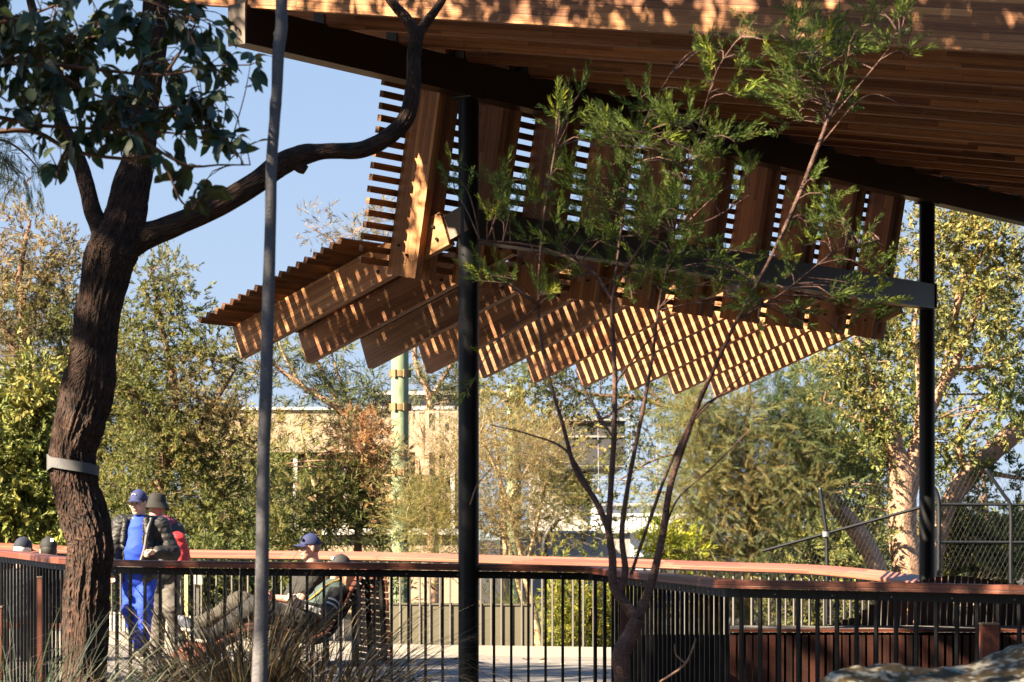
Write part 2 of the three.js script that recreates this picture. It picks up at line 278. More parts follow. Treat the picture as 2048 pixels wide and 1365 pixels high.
// ------------------------------------------------------------------ timber pavilion: roof, louvre screen and slatted canopy on steel posts
const pav = thing('timber_pavilion', 'large timber pavilion roof with slatted louvre canopy on two black steel posts', 'pavilion', V(-0.285, 0, -16.39), Math.atan2(0.8, 0.6));
{ // local axes: x along the row of frames (q), y up, z towards the camera's right (-p); heights Y are over the eye
  const Q = (i) => -0.06 + 0.69 * i, L = (q, p, Y) => V(q, Y + EYE, -p), R = rng(9), X1 = V(1, 0, 0);
  const post = new THREE.CylinderGeometry(0.0675, 0.0675, 1, 40);
  for (const [q, v, top] of [[0, 0, 2.885], [6.44, 0, 2.885]]) {
    const h = top + EYE + 0.5, p = part('post', post, M.black, pav); p.scale.y = h; p.position.set(q, h / 2 - 0.5, v);
    const c = part('cap_plate', new THREE.BoxGeometry(0.16, 0.012, 0.16), M.steel, pav); c.position.set(q, top + EYE - 0.007, v);
  }
  const beam = part('roof_beam', new THREE.BoxGeometry(12.4, 0.225, 0.125), M.steel, pav); beam.position.set(-2.2 + 6.2, 3.0 + EYE, 0);
  const end = part('end_plate', new THREE.BoxGeometry(0.012, 0.24, 0.135), M.weathered, beam); end.position.x = -6.207;
  const ear = part('end_tab', new THREE.BoxGeometry(0.03, 0.3, 0.09), M.weathered, beam); ear.position.set(-6.15, 0.262, 0.01);
  // lower beam, welded to the first post and lapping the second
  const lb = part('lower_beam', new THREE.BoxGeometry(6.2, 0.2, 0.09), std(rgb(0.022, 0.02, 0.017), 0.4, { bumpMap: steelBump, bumpScale: 0.0004 }), pav);
  between(lb, V(0.06, 2.055 + EYE, -0.01), V(6.26, 2.055 + EYE, 0.13), V(0, 0, 1));
  const lip = part('beam_flange', new THREE.BoxGeometry(6.2, 0.01, 0.13), M.steel, lb); lip.position.set(0, -0.106, 0);
  const cap2 = part('end_plate', new THREE.BoxGeometry(0.012, 0.215, 0.11), M.steel, lb); cap2.position.set(3.107, 0, 0);
  // roof joists with their cleats
  const cleat = new THREE.BoxGeometry(0.008, 0.15, 0.085), boltG = new THREE.SphereGeometry(0.013, 12, 8), headG = new THREE.CylinderGeometry(0.012, 0.012, 0.014, 6); headG.rotateZ(Math.PI / 2);
  const bolt = (parent, x, y, z) => { const b = part('bolt', headG, M.bolt, parent); b.position.set(x, y, z); const w = 0; return b; };
  for (let i = -3; i <= 15; i++) {
    const q = Q(i), A = L(q, 0.66, 3.11 + 0.171 * 0.66), B = L(q, -8.0, 3.11 - 0.171 * 8.0), up = V(0, 1, 0.171).normalize().multiplyScalar(0.15);
    const j = part('roof_joist', plank(A.distanceTo(B), 0.3, 0.07, R), M.joists[Math.floor(R() * 3)], pav); between(j, A.add(up), B.add(up), X1);
    const c = part('cleat', cleat, M.weathered, pav); c.position.set(q - 0.0395, 3.11 + EYE + 0.078, -0.0); c.material = M.steel;
    bolt(c, -0.008, 0.03, 0);
  }
  { const a = L(0, 0.75, 3.11 + 0.171 * 0.75 + 0.335), b = L(0, -8.1, 3.11 - 0.171 * 8.1 + 0.335), r = part('roof_deck', plank(a.distanceTo(b), 0.04, 12.2, R), M.wood, pav); a.x = b.x = Q(6); between(r, a, b, X1); }
  // ten frames: twin uprights clasping a canopy rafter
  const lean = V(0, 1, 0.176).normalize(), d = V(0, -0.337, -0.942).normalize(), n = V(0, 0.942, -0.337).normalize();
  for (let i = 0; i < 10; i++) {
    const q = Q(i);
    for (const s of [-1, 1]) {
      const A = L(q + s * 0.07, 0.44, 1.725), B = A.clone().addScaledVector(lean, 1.68), u = part('upright_board', plank(1.68, 0.245, 0.069, R), M.woods[Math.floor(R() * 3)], pav); between(u, A, B, X1);
      if (s < 0) { for (const [t, w] of [[0.145, 0.03], [0.2, -0.05]]) bolt(u, 0, 0, 0).position.set(-0.84 + t, w, -0.04); }
    }
    const A = L(q, 0.09, 1.92), B = A.clone().addScaledVector(d, 1.975), r = part('canopy_rafter', plank(1.975, 0.232, 0.064, R), M.woods[i > 0 && i < 5 ? 3 - (i % 2) * 2 : (i % 2) * 2], pav); between(r, A.clone().addScaledVector(n, 0.116), B.clone().addScaledVector(n, 0.116), X1);
    for (const t of [0.08, 0.62]) for (const w of [-0.045, 0.045]) { const b = part('bolt', headG, M.bolt, r); b.rotation.y = Math.PI / 2; b.position.set(-0.9875 + t, w, -0.038); b.position.z = -0.038; const b2 = part('bolt', headG, M.bolt, r); b2.rotation.y = Math.PI / 2; b2.position.set(-0.9875 + t, w, 0.038); }
    // steel bracket from the rafter's end to the beam
    const k = part('bracket', new THREE.BoxGeometry(0.16, 0.17, 0.012), M.weathered, pav); between(k, A.clone().addScaledVector(n, 0.12).addScaledVector(d, 0.0), A.clone().addScaledVector(n, 0.12).addScaledVector(d, -0.15), X1);
  }
  // long slats, one length each across all ten frames
  const SL = 6.93, sg = [0, 1, 2, 3, 4].map(() => plank(SL, 0.042, 0.03, R)), mid = -0.43 + SL / 2;
  for (let k = 0; k < 18; k++) { const c = L(mid, 0.09, 1.92).addScaledVector(n, 0.2545).addScaledVector(d, 1.955 - k * 0.0795), s = part('canopy_slat', sg[k % 5], M.slat, pav); s.position.copy(c); s.rotation.x = Math.atan2(0.337, 0.942); s.position.x += (R() - 0.5) * 0.012; }
  const out = V(0, 0.176, -1).normalize();
  for (let k = 0; k < 21; k++) { const c = L(mid, 0.561, 1.743).addScaledVector(lean, 0.075 + k * 0.0775).addScaledVector(out, 0.021), s = part('screen_slat', sg[(k + 2) % 5], M.slat, pav); s.position.copy(c); s.rotation.x = Math.atan2(0.176, 1); s.position.x += (R() - 0.5) * 0.012; }
  // security light under the lower beam
  const lamp = part('light_fitting', new THREE.BoxGeometry(0.19, 0.035, 0.07), M.steel, pav); lamp.position.set(3.15, 1.925 + EYE, 0.07);
  const lens = part('lens', new THREE.SphereGeometry(0.085, 20, 10, 0, Math.PI * 2, Math.PI / 2, Math.PI / 2), new THREE.MeshPhysicalMaterial({ color: rgb(0.8, 0.78, 0.75), roughness: 0.25, transmission: 0.6, thickness: 0 }), lamp); lens.position.y = -0.019; lens.scale.set(1, 1.1, 0.5);
}

// ------------------------------------------------------------------ trees and plants
const barkTex = (seed, a, b, fu, fv) => { const bump = new Float32Array(512 * 512); const map = texture(512, 512, (u, v, x, y) => {
    const w = noise(u * 5, v * 3, seed) * 0.6, r = 1 - Math.abs(noise(u * fu + w * 3, v * fv + w, seed + 2)) * 2.2, e = noise(u * fu * 3, v * fv * 2, seed + 4), t = clamp(0.35 + r * 0.35 + e * 0.35 + fbm(u * 3, v * 3, seed) * 0.25);
    bump[y * 512 + x] = t; return [0, 1, 2].map((j) => lerp(a[j], b[j], t)); });
  return { map, bumpMap: texture(512, 512, (u, v, x, y) => { const t = bump[y * 512 + x]; return [t, t, t]; }, false) }; };
const bk = (seed, a, b, fu, fv, rep, bs, rough = 0.9) => { const t = barkTex(seed, a, b, fu, fv); t.map.repeat.set(rep, rep); t.bumpMap.repeat.set(rep, rep); return new THREE.MeshStandardMaterial({ ...t, bumpScale: bs, roughness: rough }); };
// crown of the dark tree, above the frame: [x, y, z, rx, ry, rz, clusters]
const CROWN = [[-7.8, 7.2, -12.1, 3.4, 1.1, 3.0, 210], [-4.1, 6.4, -16.0, 1.5, 0.8, 1.3, 80], [-5.4, 7.0, -5.6, 2.2, 1.0, 1.6, 90], [-2.4, 6.5, -11.0, 3.0, 0.8, 1.8, 110], [-5.0, 6.8, -8.8, 1.8, 0.8, 1.5, 80], [-8.4, 7.3, -17.6, 2.4, 0.9, 2.0, 120], [-0.8, 6.3, -9.6, 1.6, 0.6, 1.2, 60], [-7.0, 7.0, -9.6, 1.5, 0.8, 1.1, 35]];
const BARK = { dark: bk(3, [0.06, 0.042, 0.035], [0.36, 0.25, 0.195], 30, 6, 2.2, 0.02), pale: bk(5, [0.48, 0.36, 0.28], [0.74, 0.60, 0.50], 14, 10, 1.2, 0.006), brown: bk(7, [0.30, 0.22, 0.17], [0.52, 0.40, 0.32], 20, 8, 2, 0.006), grey: bk(9, [0.30, 0.295, 0.31], [0.42, 0.41, 0.42], 12, 20, 3, 0.0012, 0.7), straw: bk(13, [0.55, 0.46, 0.33], [0.78, 0.68, 0.52], 14, 8, 2, 0.003) };
const leafMat = (t = 0.35, r = 0.65) => new THREE.MeshPhysicalMaterial({ color: 0xffffff, roughness: r, transmission: t, thickness: 0, specularIntensity: 0.35, side: THREE.DoubleSide });
const LEAF = leafMat(0.48, 0.85), GLOSS = new THREE.MeshPhysicalMaterial({ color: 0xffffff, roughness: 0.38, transmission: 0.12, thickness: 0, side: THREE.DoubleSide });

// one leaf: eight faces, folded along its midrib, tip drooping
function leaf(len, wid, fold = 0.25, droop = 0.15, shape = [0.62, 1, 0.66]) {
  const p = [0, 0, 0], idx = [], t = [0.22, 0.5, 0.78];
  for (let i = 0; i < 3; i++) { const y = -droop * len * t[i] * t[i], w = wid / 2 * shape[i]; p.push(-w, y + fold * w, t[i] * len, 0, y, t[i] * len, w, y + fold * w, t[i] * len); }
  p.push(0, -droop * len, len);
  idx.push(0, 1, 2, 0, 2, 3); for (let i = 0; i < 2; i++) { const a = 1 + i * 3; idx.push(a, a + 3, a + 4, a, a + 4, a + 1, a + 1, a + 4, a + 5, a + 1, a + 5, a + 2); } idx.push(7, 10, 8, 8, 10, 9);
  const g = new THREE.BufferGeometry(); g.setAttribute('position', new THREE.Float32BufferAttribute(p, 3)); g.setAttribute('uv', new THREE.Float32BufferAttribute(new Float32Array(22), 2)); g.setIndex(idx); g.computeVertexNormals(); return g;
}
function simpleLeaf(len, wid, fold = 0.3, droop = 0.1) { // four faces
  const w = wid / 2, p = [0, 0, 0, -w, fold * w - droop * len * 0.2, len * 0.45, 0, -droop * len * 0.2, len * 0.45, w, fold * w - droop * len * 0.2, len * 0.45, 0, -droop * len, len];
  const g = new THREE.BufferGeometry(); g.setAttribute('position', new THREE.Float32BufferAttribute(p, 3)); g.setAttribute('uv', new THREE.Float32BufferAttribute(new Float32Array(10), 2)); g.setIndex([0, 1, 2, 0, 2, 3, 1, 4, 2, 2, 4, 3]); g.computeVertexNormals(); return g;
}
// a sprig: leaves set along a short twig that points along +z
function sprig(seed, { n = 10, len = 0.08, wid = 0.022, twig = 0.16, angle = 0.9, droop = 0.15, vary = 0.4, full = false, hang = 0 }) {
  const R = rng(seed), list = [], q = new THREE.Quaternion(), e = new THREE.Euler();
  for (let i = 0; i < n; i++) {
    const s = 1 + (R() - 0.5) * 2 * vary, g = (full ? leaf : simpleLeaf)(len * s, wid * s, 0.3, droop * (0.5 + R())), a = i * 2.4 + R(), t = (i + 0.5) / n;
    g.rotateZ((R() - 0.5) * 1.2); g.rotateX(-(angle * (0.6 + R() * 0.7) * (1 - 0.35 * t)) + hang * 0); g.rotateZ(a);
    g.translate(0, 0, t * twig); list.push(g);
  }
  return mergeGeometries(list);
}
const SPRIGS = {
  broad: [1, 2, 3].map((s) => sprig(s, { n: 11, len: 0.085, wid: 0.036, twig: 0.16, angle: 1.0 })),
  small: [4, 5, 6].map((s) => sprig(s, { n: 14, len: 0.05, wid: 0.019, twig: 0.16, angle: 0.9 })),
  gum: [7, 8, 9].map((s) => sprig(s, { n: 9, len: 0.12, wid: 0.02, twig: 0.18, angle: 1.1, droop: 0.4 })),
  fine: [10, 11, 12].map((s) => sprig(s, { n: 26, len: 0.045, wid: 0.0055, twig: 0.24, angle: 0.75 })),
  bottle: [16, 17, 18].map((s) => sprig(s, { n: 26, len: 0.040, wid: 0.006, twig: 0.16, angle: 0.85, vary: 0.35 })),
  needle: [13, 14, 15].map((s) => sprig(s, { n: 26, len: 0.10, wid: 0.0042, twig: 0.16, angle: 0.5, droop: 0.2 })),
};
const UP = V(0, 1, 0), LEAFTONE = 1.35;
// gathers sprigs and puts them into instanced meshes, one for each of the variants
class Foliage {
  constructor(kind, seed) { this.kind = kind; this.R = rng(seed); this.list = SPRIGS[kind].map(() => []); }
  add(p, dir, scale, color) {
    const R = this.R, q = new THREE.Quaternion().setFromUnitVectors(V(0, 0, 1), dir.normalize()).multiply(new THREE.Quaternion().setFromAxisAngle(V(0, 0, 1), R() * 6.28));
    this.list[Math.floor(R() * this.list.length) % this.list.length].push([new THREE.Matrix4().compose(p, q, V(scale, scale, scale)), color]);
  }
  build(parent, mat, name = 'crown') {
    this.list.forEach((l, k) => { if (!l.length) return; const o = shade(new THREE.InstancedMesh(SPRIGS[this.kind][k], mat, l.length)); l.forEach(([m, c], i) => { o.setMatrixAt(i, m); o.setColorAt(i, c); }); o.name = numbered(name); o.userData.kind = 'stuff'; parent.add(o); });
  }
}
const tint = (c, R, v = 0.3, warm = 0.15) => { const k = 1 + (R() - 0.5) * 2 * v, w = (R() - 0.5) * 2 * warm; return rgb(c[0] * k * (1 + w), c[1] * k, c[2] * k * (1 - w)); };
// limbs: [[px, py, width px], ...] each at the tree's depth (a fourth number adds metres of depth). clumps: [px, py, rx, ry, clusters].
function tree({ name, label, category = 'tree', group, Z, base, limbs = [], clumps, kind, color, vary = 0.22, warm = 0.16, bark = BARK.brown, per = 14, spread = 0.22, scale = 1, twig = 0.008, seed, hang = 0, rzk = 1, mat = LEAF, twigs = true, up = 0.2 }) {
  const R = rng(seed), s = F / Z, b = at(base[0], 0, Z); b.y = base[1] ?? -0.5;
  const o = thing(name, label, category, b, 0, group), wood = [], skel = [];
  for (const l of limbs) {
    const pts = l.map(([x, y, w, dz = 0]) => [at(x, y, Z + dz).sub(b), w / s / 2]); wood.push(limb(pts, { rad: pts[0][1] > 0.05 ? 14 : 7, step: 0.09, lump: 0.12, seed: seed + wood.length }));
    const c = new THREE.CatmullRomCurve3(pts.map((p) => p[0]), false, 'centripetal'); for (let i = 0; i <= 16; i++) skel.push([c.getPoint(i / 16), lerp(pts[0][1], pts[pts.length - 1][1], i / 16)]);
  }
  const fol = new Foliage(kind, seed * 7 + 1);
  for (const [cx, cy, rx, ry, n, dz = 0, tintBy] of clumps) {
    const rz = (rx + ry) / 2 / s * rzk, c0 = at(cx, cy, Z + dz).sub(b);
    for (let k = 0; k < n; k++) {
      let x, y, z; do { x = R() * 2 - 1; y = R() * 2 - 1; z = R() * 2 - 1; } while (x * x + y * y + z * z > 1);
      const c = V(c0.x + x * rx / s, c0.y + y * ry / s, c0.z + z * rz);
      let best = null, bd = 1e9; for (const [p, r] of skel) { const d = p.distanceTo(c) + Math.max(0, p.y - c.y) * 1.2; if (d < bd) { bd = d; best = [p, r]; } }
      if (best && twigs) {
        const m = best[0].clone().lerp(c, 0.5).add(V((R() - 0.5) * bd * 0.3, R() * bd * 0.18, (R() - 0.5) * bd * 0.3)), r = Math.min(best[1] * 0.6, twig * (0.7 + bd * 0.7));
        wood.push(limb([[best[0], r], [m, r * 0.7], [c, r * 0.3]], { rad: 4, step: Math.max(0.12, bd / 6), cap: false }));
        if (R() < 0.25) skel.push([m, r * 0.7]);
      }
      const cr = spread * (0.5 + R()), tone = kind === 'needle' || kind === 'fine' ? 0.85 + R() * 0.3 : 0.62 + R() * 0.7, base = tintBy ?? color, cc = [base[0] * tone, base[1] * tone, base[2] * tone];
      for (let j = 0; j < per; j++) {
        const d = V(R() + R() + R() - 1.5, R() + R() + R() - 1.5, R() + R() + R() - 1.5).multiplyScalar(cr * 1.25), p = c.clone().add(d), dir = d.clone().normalize().multiplyScalar(0.7).add(V((R() - 0.5) * 1.4, (R() - 0.5) * 1.2 + up - hang, (R() - 0.5) * 1.4));
        fol.add(p, dir, scale * (0.5 + R() * 0.95), tint(cc.map((x) => x * LEAFTONE), R, vary, warm));
      }
    }
  }
  if (wood.length) part('trunk', smoothMerge(wood), bark, o);
  fol.build(o, mat);
  return o;
}
const OLIVE = [0.115, 0.115, 0.028], BROWNISH = [0.15, 0.118, 0.05], FRESH = [0.14, 0.15, 0.038], DEEP = [0.05, 0.075, 0.022], YELLOW = [0.21, 0.18, 0.055], STRAW = [0.21, 0.165, 0.075], CASU = [0.155, 0.15, 0.052], BLUEGREEN = [0.055, 0.075, 0.04];

// left: tall paperbarks
tree({ name: 'paperbark_tree', label: 'tall olive paperbark tree with brown twigs, cut by the left edge of the photo', Z: 40, base: [-20], seed: 101, kind: 'small', color: BROWNISH, per: 15, spread: 0.24, scale: 1.15, bark: BARK.brown,
  limbs: [[[20, 1500, 46], [30, 1150, 40], [10, 900, 34], [50, 700, 24], [40, 540, 14], [60, 440, 6]], [[20, 950, 24], [110, 780, 16], [160, 620, 9], [180, 540, 4]], [[40, 720, 18], [-40, 560, 8]]],
  clumps: [[40, 520, 90, 120, 26, 0, [0.17, 0.13, 0.062]], [130, 560, 70, 90, 22], [10, 640, 120, 100, 34], [150, 680, 110, 110, 34, 0, OLIVE], [190, 800, 120, 110, 40, 0, OLIVE], [70, 820, 110, 110, 30, 0, BLUEGREEN], [210, 930, 110, 110, 36, 0, OLIVE], [60, 950, 110, 100, 26, 0, DEEP]] });
tree({ name: 'paperbark_tree', label: 'olive paperbark tree behind the leaning dark trunk and the man in blue', Z: 37, base: [330], seed: 102, kind: 'small', color: OLIVE, per: 15, spread: 0.23, scale: 1.1, bark: BARK.brown,
  limbs: [[[330, 1500, 34], [335, 1180, 30], [320, 980, 26], [350, 800, 18], [320, 640, 10], [300, 540, 4]], [[325, 960, 16], [420, 820, 10], [470, 740, 5]], [[330, 880, 14], [250, 760, 9], [225, 680, 4]]],
  clumps: [[310, 560, 52, 60, 14, 0, [0.10, 0.10, 0.04]], [330, 660, 80, 80, 24], [280, 770, 100, 90, 30], [390, 790, 90, 90, 30, 0, BROWNISH], [330, 890, 130, 90, 42], [440, 890, 80, 100, 22, 0, BROWNISH], [330, 990, 130, 90, 44], [420, 1060, 80, 90, 28, 0, FRESH], [270, 1080, 80, 80, 22], [430, 700, 50, 60, 10]] });
tree({ name: 'broadleaf_shrub', label: 'bright yellow-green rounded shrub at the left edge behind the capped heads', category: 'shrub', Z: 34, base: [60], seed: 103, kind: 'broad', color: FRESH, per: 15, spread: 0.2, scale: 1.0, mat: leafMat(0.3, 0.5),
  limbs: [[[60, 1450, 30], [55, 1100, 24], [60, 880, 12]], [[55, 1090, 16], [10, 1000, 10], [5, 900, 5]]],
  clumps: [[70, 790, 50, 70, 22, 0, [0.17, 0.165, 0.045]], [60, 880, 80, 80, 40], [30, 980, 110, 90, 60], [100, 1010, 60, 80, 34], [50, 1080, 130, 70, 46], [-30, 900, 60, 150, 30]] });
tree({ name: 'paperbark_tree', label: 'hazy olive tree filling the gap behind the two left paperbarks', Z: 52, base: [200], seed: 141, kind: 'small', color: OLIVE, per: 16, spread: 0.34, scale: 1.4, vary: 0.3,
  limbs: [[[200, 1400, 26], [205, 1050, 22], [190, 820, 12], [200, 700, 5]]],
  clumps: [[60, 720, 150, 110, 40, 0, BROWNISH], [200, 780, 130, 120, 44], [340, 840, 120, 130, 44], [100, 900, 150, 130, 46], [260, 1000, 180, 120, 60], [440, 940, 60, 120, 18, 0, YELLOW], [40, 600, 80, 80, 16, 0, BLUEGREEN]] });
tree({ name: 'backdrop_tree', label: 'green tree mass behind the fig and casuarina on the right', Z: 56, base: [1750], seed: 142, kind: 'broad', color: FRESH, per: 15, spread: 0.36, scale: 1.2,
  limbs: [[[1750, 1400, 24], [1755, 1050, 20], [1740, 850, 10]]],
  clumps: [[1560, 1010, 110, 80, 26, 0, OLIVE], [1700, 940, 110, 110, 34], [1820, 820, 90, 110, 24], [1960, 1080, 130, 50, 26, 0, DEEP], [1720, 1070, 130, 60, 34, 0, DEEP], [1800, 640, 90, 100, 18, 0, OLIVE], [1950, 620, 110, 110, 20], [1660, 800, 80, 70, 16, 0, OLIVE]] });
// centre: gum trees in front of the cream building
tree({ name: 'gum_tree', label: 'spreading gum tree with dark leaf clumps and pale limbs before the cream building', Z: 44, base: [800], seed: 104, kind: 'gum', color: [0.075, 0.088, 0.035], per: 14, spread: 0.2, scale: 0.95, bark: BARK.pale,
  limbs: [[[810, 1500, 30], [800, 1100, 26], [770, 940, 20], [690, 830, 15], [600, 770, 10], [540, 720, 7], [500, 650, 4]], [[690, 830, 12], [640, 740, 8], [620, 690, 4]], [[720, 860, 10], [690, 790, 7], [660, 700, 3]], [[600, 770, 7], [560, 690, 5], [560, 640, 3]], [[770, 940, 14], [800, 860, 10], [790, 770, 5]]],
  clumps: [[690, 790, 50, 45, 16], [620, 760, 50, 40, 9], [730, 840, 60, 40, 12], [650, 700, 40, 30, 5, 0, OLIVE], [560, 690, 60, 50, 9, 0, OLIVE], [570, 860, 60, 40, 5, 0, YELLOW], [480, 720, 50, 70, 8, 0, OLIVE], [490, 800, 50, 70, 7, 0, YELLOW], [760, 790, 40, 40, 8], [540, 930, 60, 50, 12, 0, FRESH], [560, 1010, 110, 45, 13, 0, OLIVE], [470, 1000, 50, 90, 18, 0, OLIVE]] });
tree({ name: 'gum_tree', label: 'pale-limbed gum tree behind the first green pole, under the canopy tips', Z: 52, base: [900], seed: 105, kind: 'gum', color: [0.10, 0.105, 0.04], per: 12, spread: 0.22, scale: 1.0, bark: BARK.pale,
  limbs: [[[880, 1500, 26], [860, 1000, 22], [845, 870, 18], [860, 800, 14], [830, 720, 10], [840, 640, 6]], [[860, 800, 10], [890, 750, 8], [930, 690, 4]], [[845, 870, 9], [815, 800, 6], [800, 740, 3]], [[830, 690, 6], [760, 590, 5], [660, 480, 3], [610, 450, 2]]],
  clumps: [[860, 740, 60, 50, 12], [900, 800, 60, 50, 14], [820, 650, 40, 50, 7], [740, 460, 60, 50, 12, 0, [0.16, 0.13, 0.075]], [640, 460, 40, 25, 3, 0, [0.16, 0.13, 0.09]], [930, 760, 50, 40, 10]] });
tree({ name: 'wattle_shrub', label: 'rusty-brown and green shrub in front of the cream building, left of the first green pole', category: 'shrub', Z: 38, base: [720], seed: 106, kind: 'gum', color: [0.11, 0.10, 0.025], per: 15, spread: 0.2, scale: 0.85,
  limbs: [[[720, 1450, 22], [715, 1150, 18], [720, 950, 10], [725, 850, 4]]],
  clumps: [[725, 870, 50, 50, 16, 0, [0.21, 0.115, 0.05]], [720, 950, 70, 60, 26], [690, 1010, 70, 60, 22, 0, [0.08, 0.095, 0.022]], [760, 960, 40, 70, 14, 0, [0.17, 0.11, 0.045]], [750, 1070, 70, 40, 14, 0, OLIVE], [640, 1030, 60, 50, 12, 0, OLIVE]] });
tree({ name: 'teatree_shrub', label: 'wide straw-coloured fine-leaved shrub with pale stems behind the far railing and first post', category: 'shrub', Z: 31, base: [1050], seed: 107, kind: 'fine', color: STRAW, per: 18, spread: 0.2, scale: 0.95, bark: BARK.straw, twig: 0.006, up: 0.35,
  limbs: [[[1090, 1480, 20], [1078, 1280, 16], [1050, 1150, 13], [1030, 1060, 10], [1000, 960, 7], [960, 870, 4]], [[1085, 1320, 13], [1040, 1180, 10], [1015, 1080, 8], [960, 1000, 5], [900, 920, 3]], [[1050, 1150, 9], [1080, 1020, 6], [1100, 920, 4]], [[1080, 1300, 10], [990, 1230, 7], [930, 1180, 4]], [[1015, 1080, 6], [880, 1020, 4], [820, 1000, 3]]],
  clumps: [[880, 1040, 90, 60, 36, 0, [0.19, 0.165, 0.05]], [830, 1010, 50, 60, 16, 0, [0.17, 0.16, 0.05]], [960, 960, 90, 90, 38], [1000, 880, 90, 70, 22], [1060, 950, 80, 80, 26], [990, 1060, 90, 60, 24], [1080, 1040, 60, 60, 14], [1130, 990, 50, 60, 10, 0, OLIVE], [870, 920, 50, 80, 12], [1130, 910, 50, 50, 8], [1020, 1260, 60, 60, 14, 0, OLIVE], [880, 1090, 80, 30, 14, 0, [0.17, 0.15, 0.05]]] });
tree({ name: 'creeper_tree', label: 'sparse twisting tree with small leaves under the right canopy rafters, before the grey building', Z: 42, base: [1180], seed: 108, kind: 'small', color: [0.085, 0.095, 0.03], per: 9, spread: 0.24, scale: 1.0, bark: BARK.brown, twig: 0.009,
  limbs: [[[1420, 1480, 16], [1410, 1000, 14], [1380, 830, 12], [1330, 812, 11], [1270, 795, 10], [1190, 790, 7], [1120, 770, 4]], [[1330, 812, 7], [1260, 740, 4]], [[1390, 900, 7], [1310, 920, 5], [1240, 960, 3]], [[1270, 795, 7], [1200, 840, 5], [1090, 860, 3]]],
  clumps: [[1120, 780, 90, 50, 30], [1000, 790, 70, 50, 24, 0, OLIVE], [1220, 780, 90, 50, 26], [1060, 740, 90, 40, 14], [1320, 820, 60, 60, 14, 0, OLIVE], [1160, 850, 100, 50, 18, 0, YELLOW], [1290, 860, 70, 60, 14], [1280, 980, 70, 70, 12, 0, FRESH], [1320, 760, 60, 40, 12], [1060, 850, 60, 50, 10, 0, YELLOW], [1330, 930, 40, 50, 8]] });
tree({ name: 'wattle_tree', label: 'thin olive wattle screening the cream building between the grey trunk and green pole', Z: 50, base: [640], seed: 151, kind: 'gum', color: OLIVE, per: 12, spread: 0.26, scale: 0.85, bark: BARK.straw,
  limbs: [[[640, 1450, 16], [640, 1120, 14], [630, 980, 9], [600, 860, 5]], [[638, 1060, 9], [720, 920, 5], [760, 850, 3]], [[635, 1010, 7], [520, 900, 4], [450, 850, 3]]],
  clumps: [[470, 880, 60, 50, 10, 0, YELLOW], [560, 900, 70, 40, 10], [650, 880, 70, 50, 13], [600, 990, 110, 50, 22, 0, FRESH], [530, 1030, 80, 40, 14], [760, 1010, 50, 60, 10], [430, 960, 50, 90, 14]] });
tree({ name: 'wattle_tree', label: 'thin olive wattle before the shorter green pole and the grey building', Z: 40, base: [1010], seed: 152, kind: 'small', color: OLIVE, per: 10, spread: 0.24, scale: 0.9, bark: BARK.straw,
  limbs: [[[1010, 1450, 14], [1012, 1120, 12], [1000, 960, 8], [985, 820, 4]], [[1008, 1020, 7], [1080, 900, 4], [1130, 850, 3]]],
  clumps: [[980, 830, 60, 50, 12], [1040, 870, 60, 60, 13, 0, YELLOW], [1090, 930, 60, 50, 14, 0, YELLOW], [1040, 1010, 70, 50, 14], [1190, 1050, 80, 40, 14, 0, OLIVE], [940, 890, 40, 60, 10, 0, STRAW], [1130, 1000, 60, 50, 10], [1200, 950, 50, 50, 6]] });
// right: casuarina, fig and leaning trunks
tree({ name: 'casuarina_tree', label: 'feathery olive casuarina tree with reddish stems below the right end of the canopy', Z: 33, base: [1500], seed: 109, kind: 'needle', color: CASU, per: 36, spread: 0.25, scale: 0.85, bark: BARK.brown, hang: 0.25, twig: 0.006, warm: 0.25,
  limbs: [[[1500, 1480, 26], [1498, 1150, 22], [1505, 1000, 17], [1495, 880, 12], [1500, 760, 5]], [[1500, 1060, 10], [1540, 940, 7], [1580, 850, 4]], [[1500, 1020, 10], [1440, 920, 7], [1400, 850, 4]], [[1498, 1120, 9], [1560, 1040, 6], [1620, 980, 3]]],
  clumps: [[1390, 850, 50, 90, 24], [1400, 960, 60, 90, 30], [1390, 1060, 50, 70, 22], [1480, 880, 80, 90, 34], [1480, 1000, 70, 90, 28, 0, [0.17, 0.145, 0.055]], [1560, 930, 70, 90, 26], [1600, 850, 60, 60, 16, 0, DEEP], [1570, 1040, 60, 60, 16], [1450, 1110, 90, 40, 18], [1470, 1230, 90, 70, 22, 0, [0.13, 0.12, 0.04]], [1620, 960, 40, 60, 10], [1580, 780, 60, 40, 10, 0, DEEP]] });
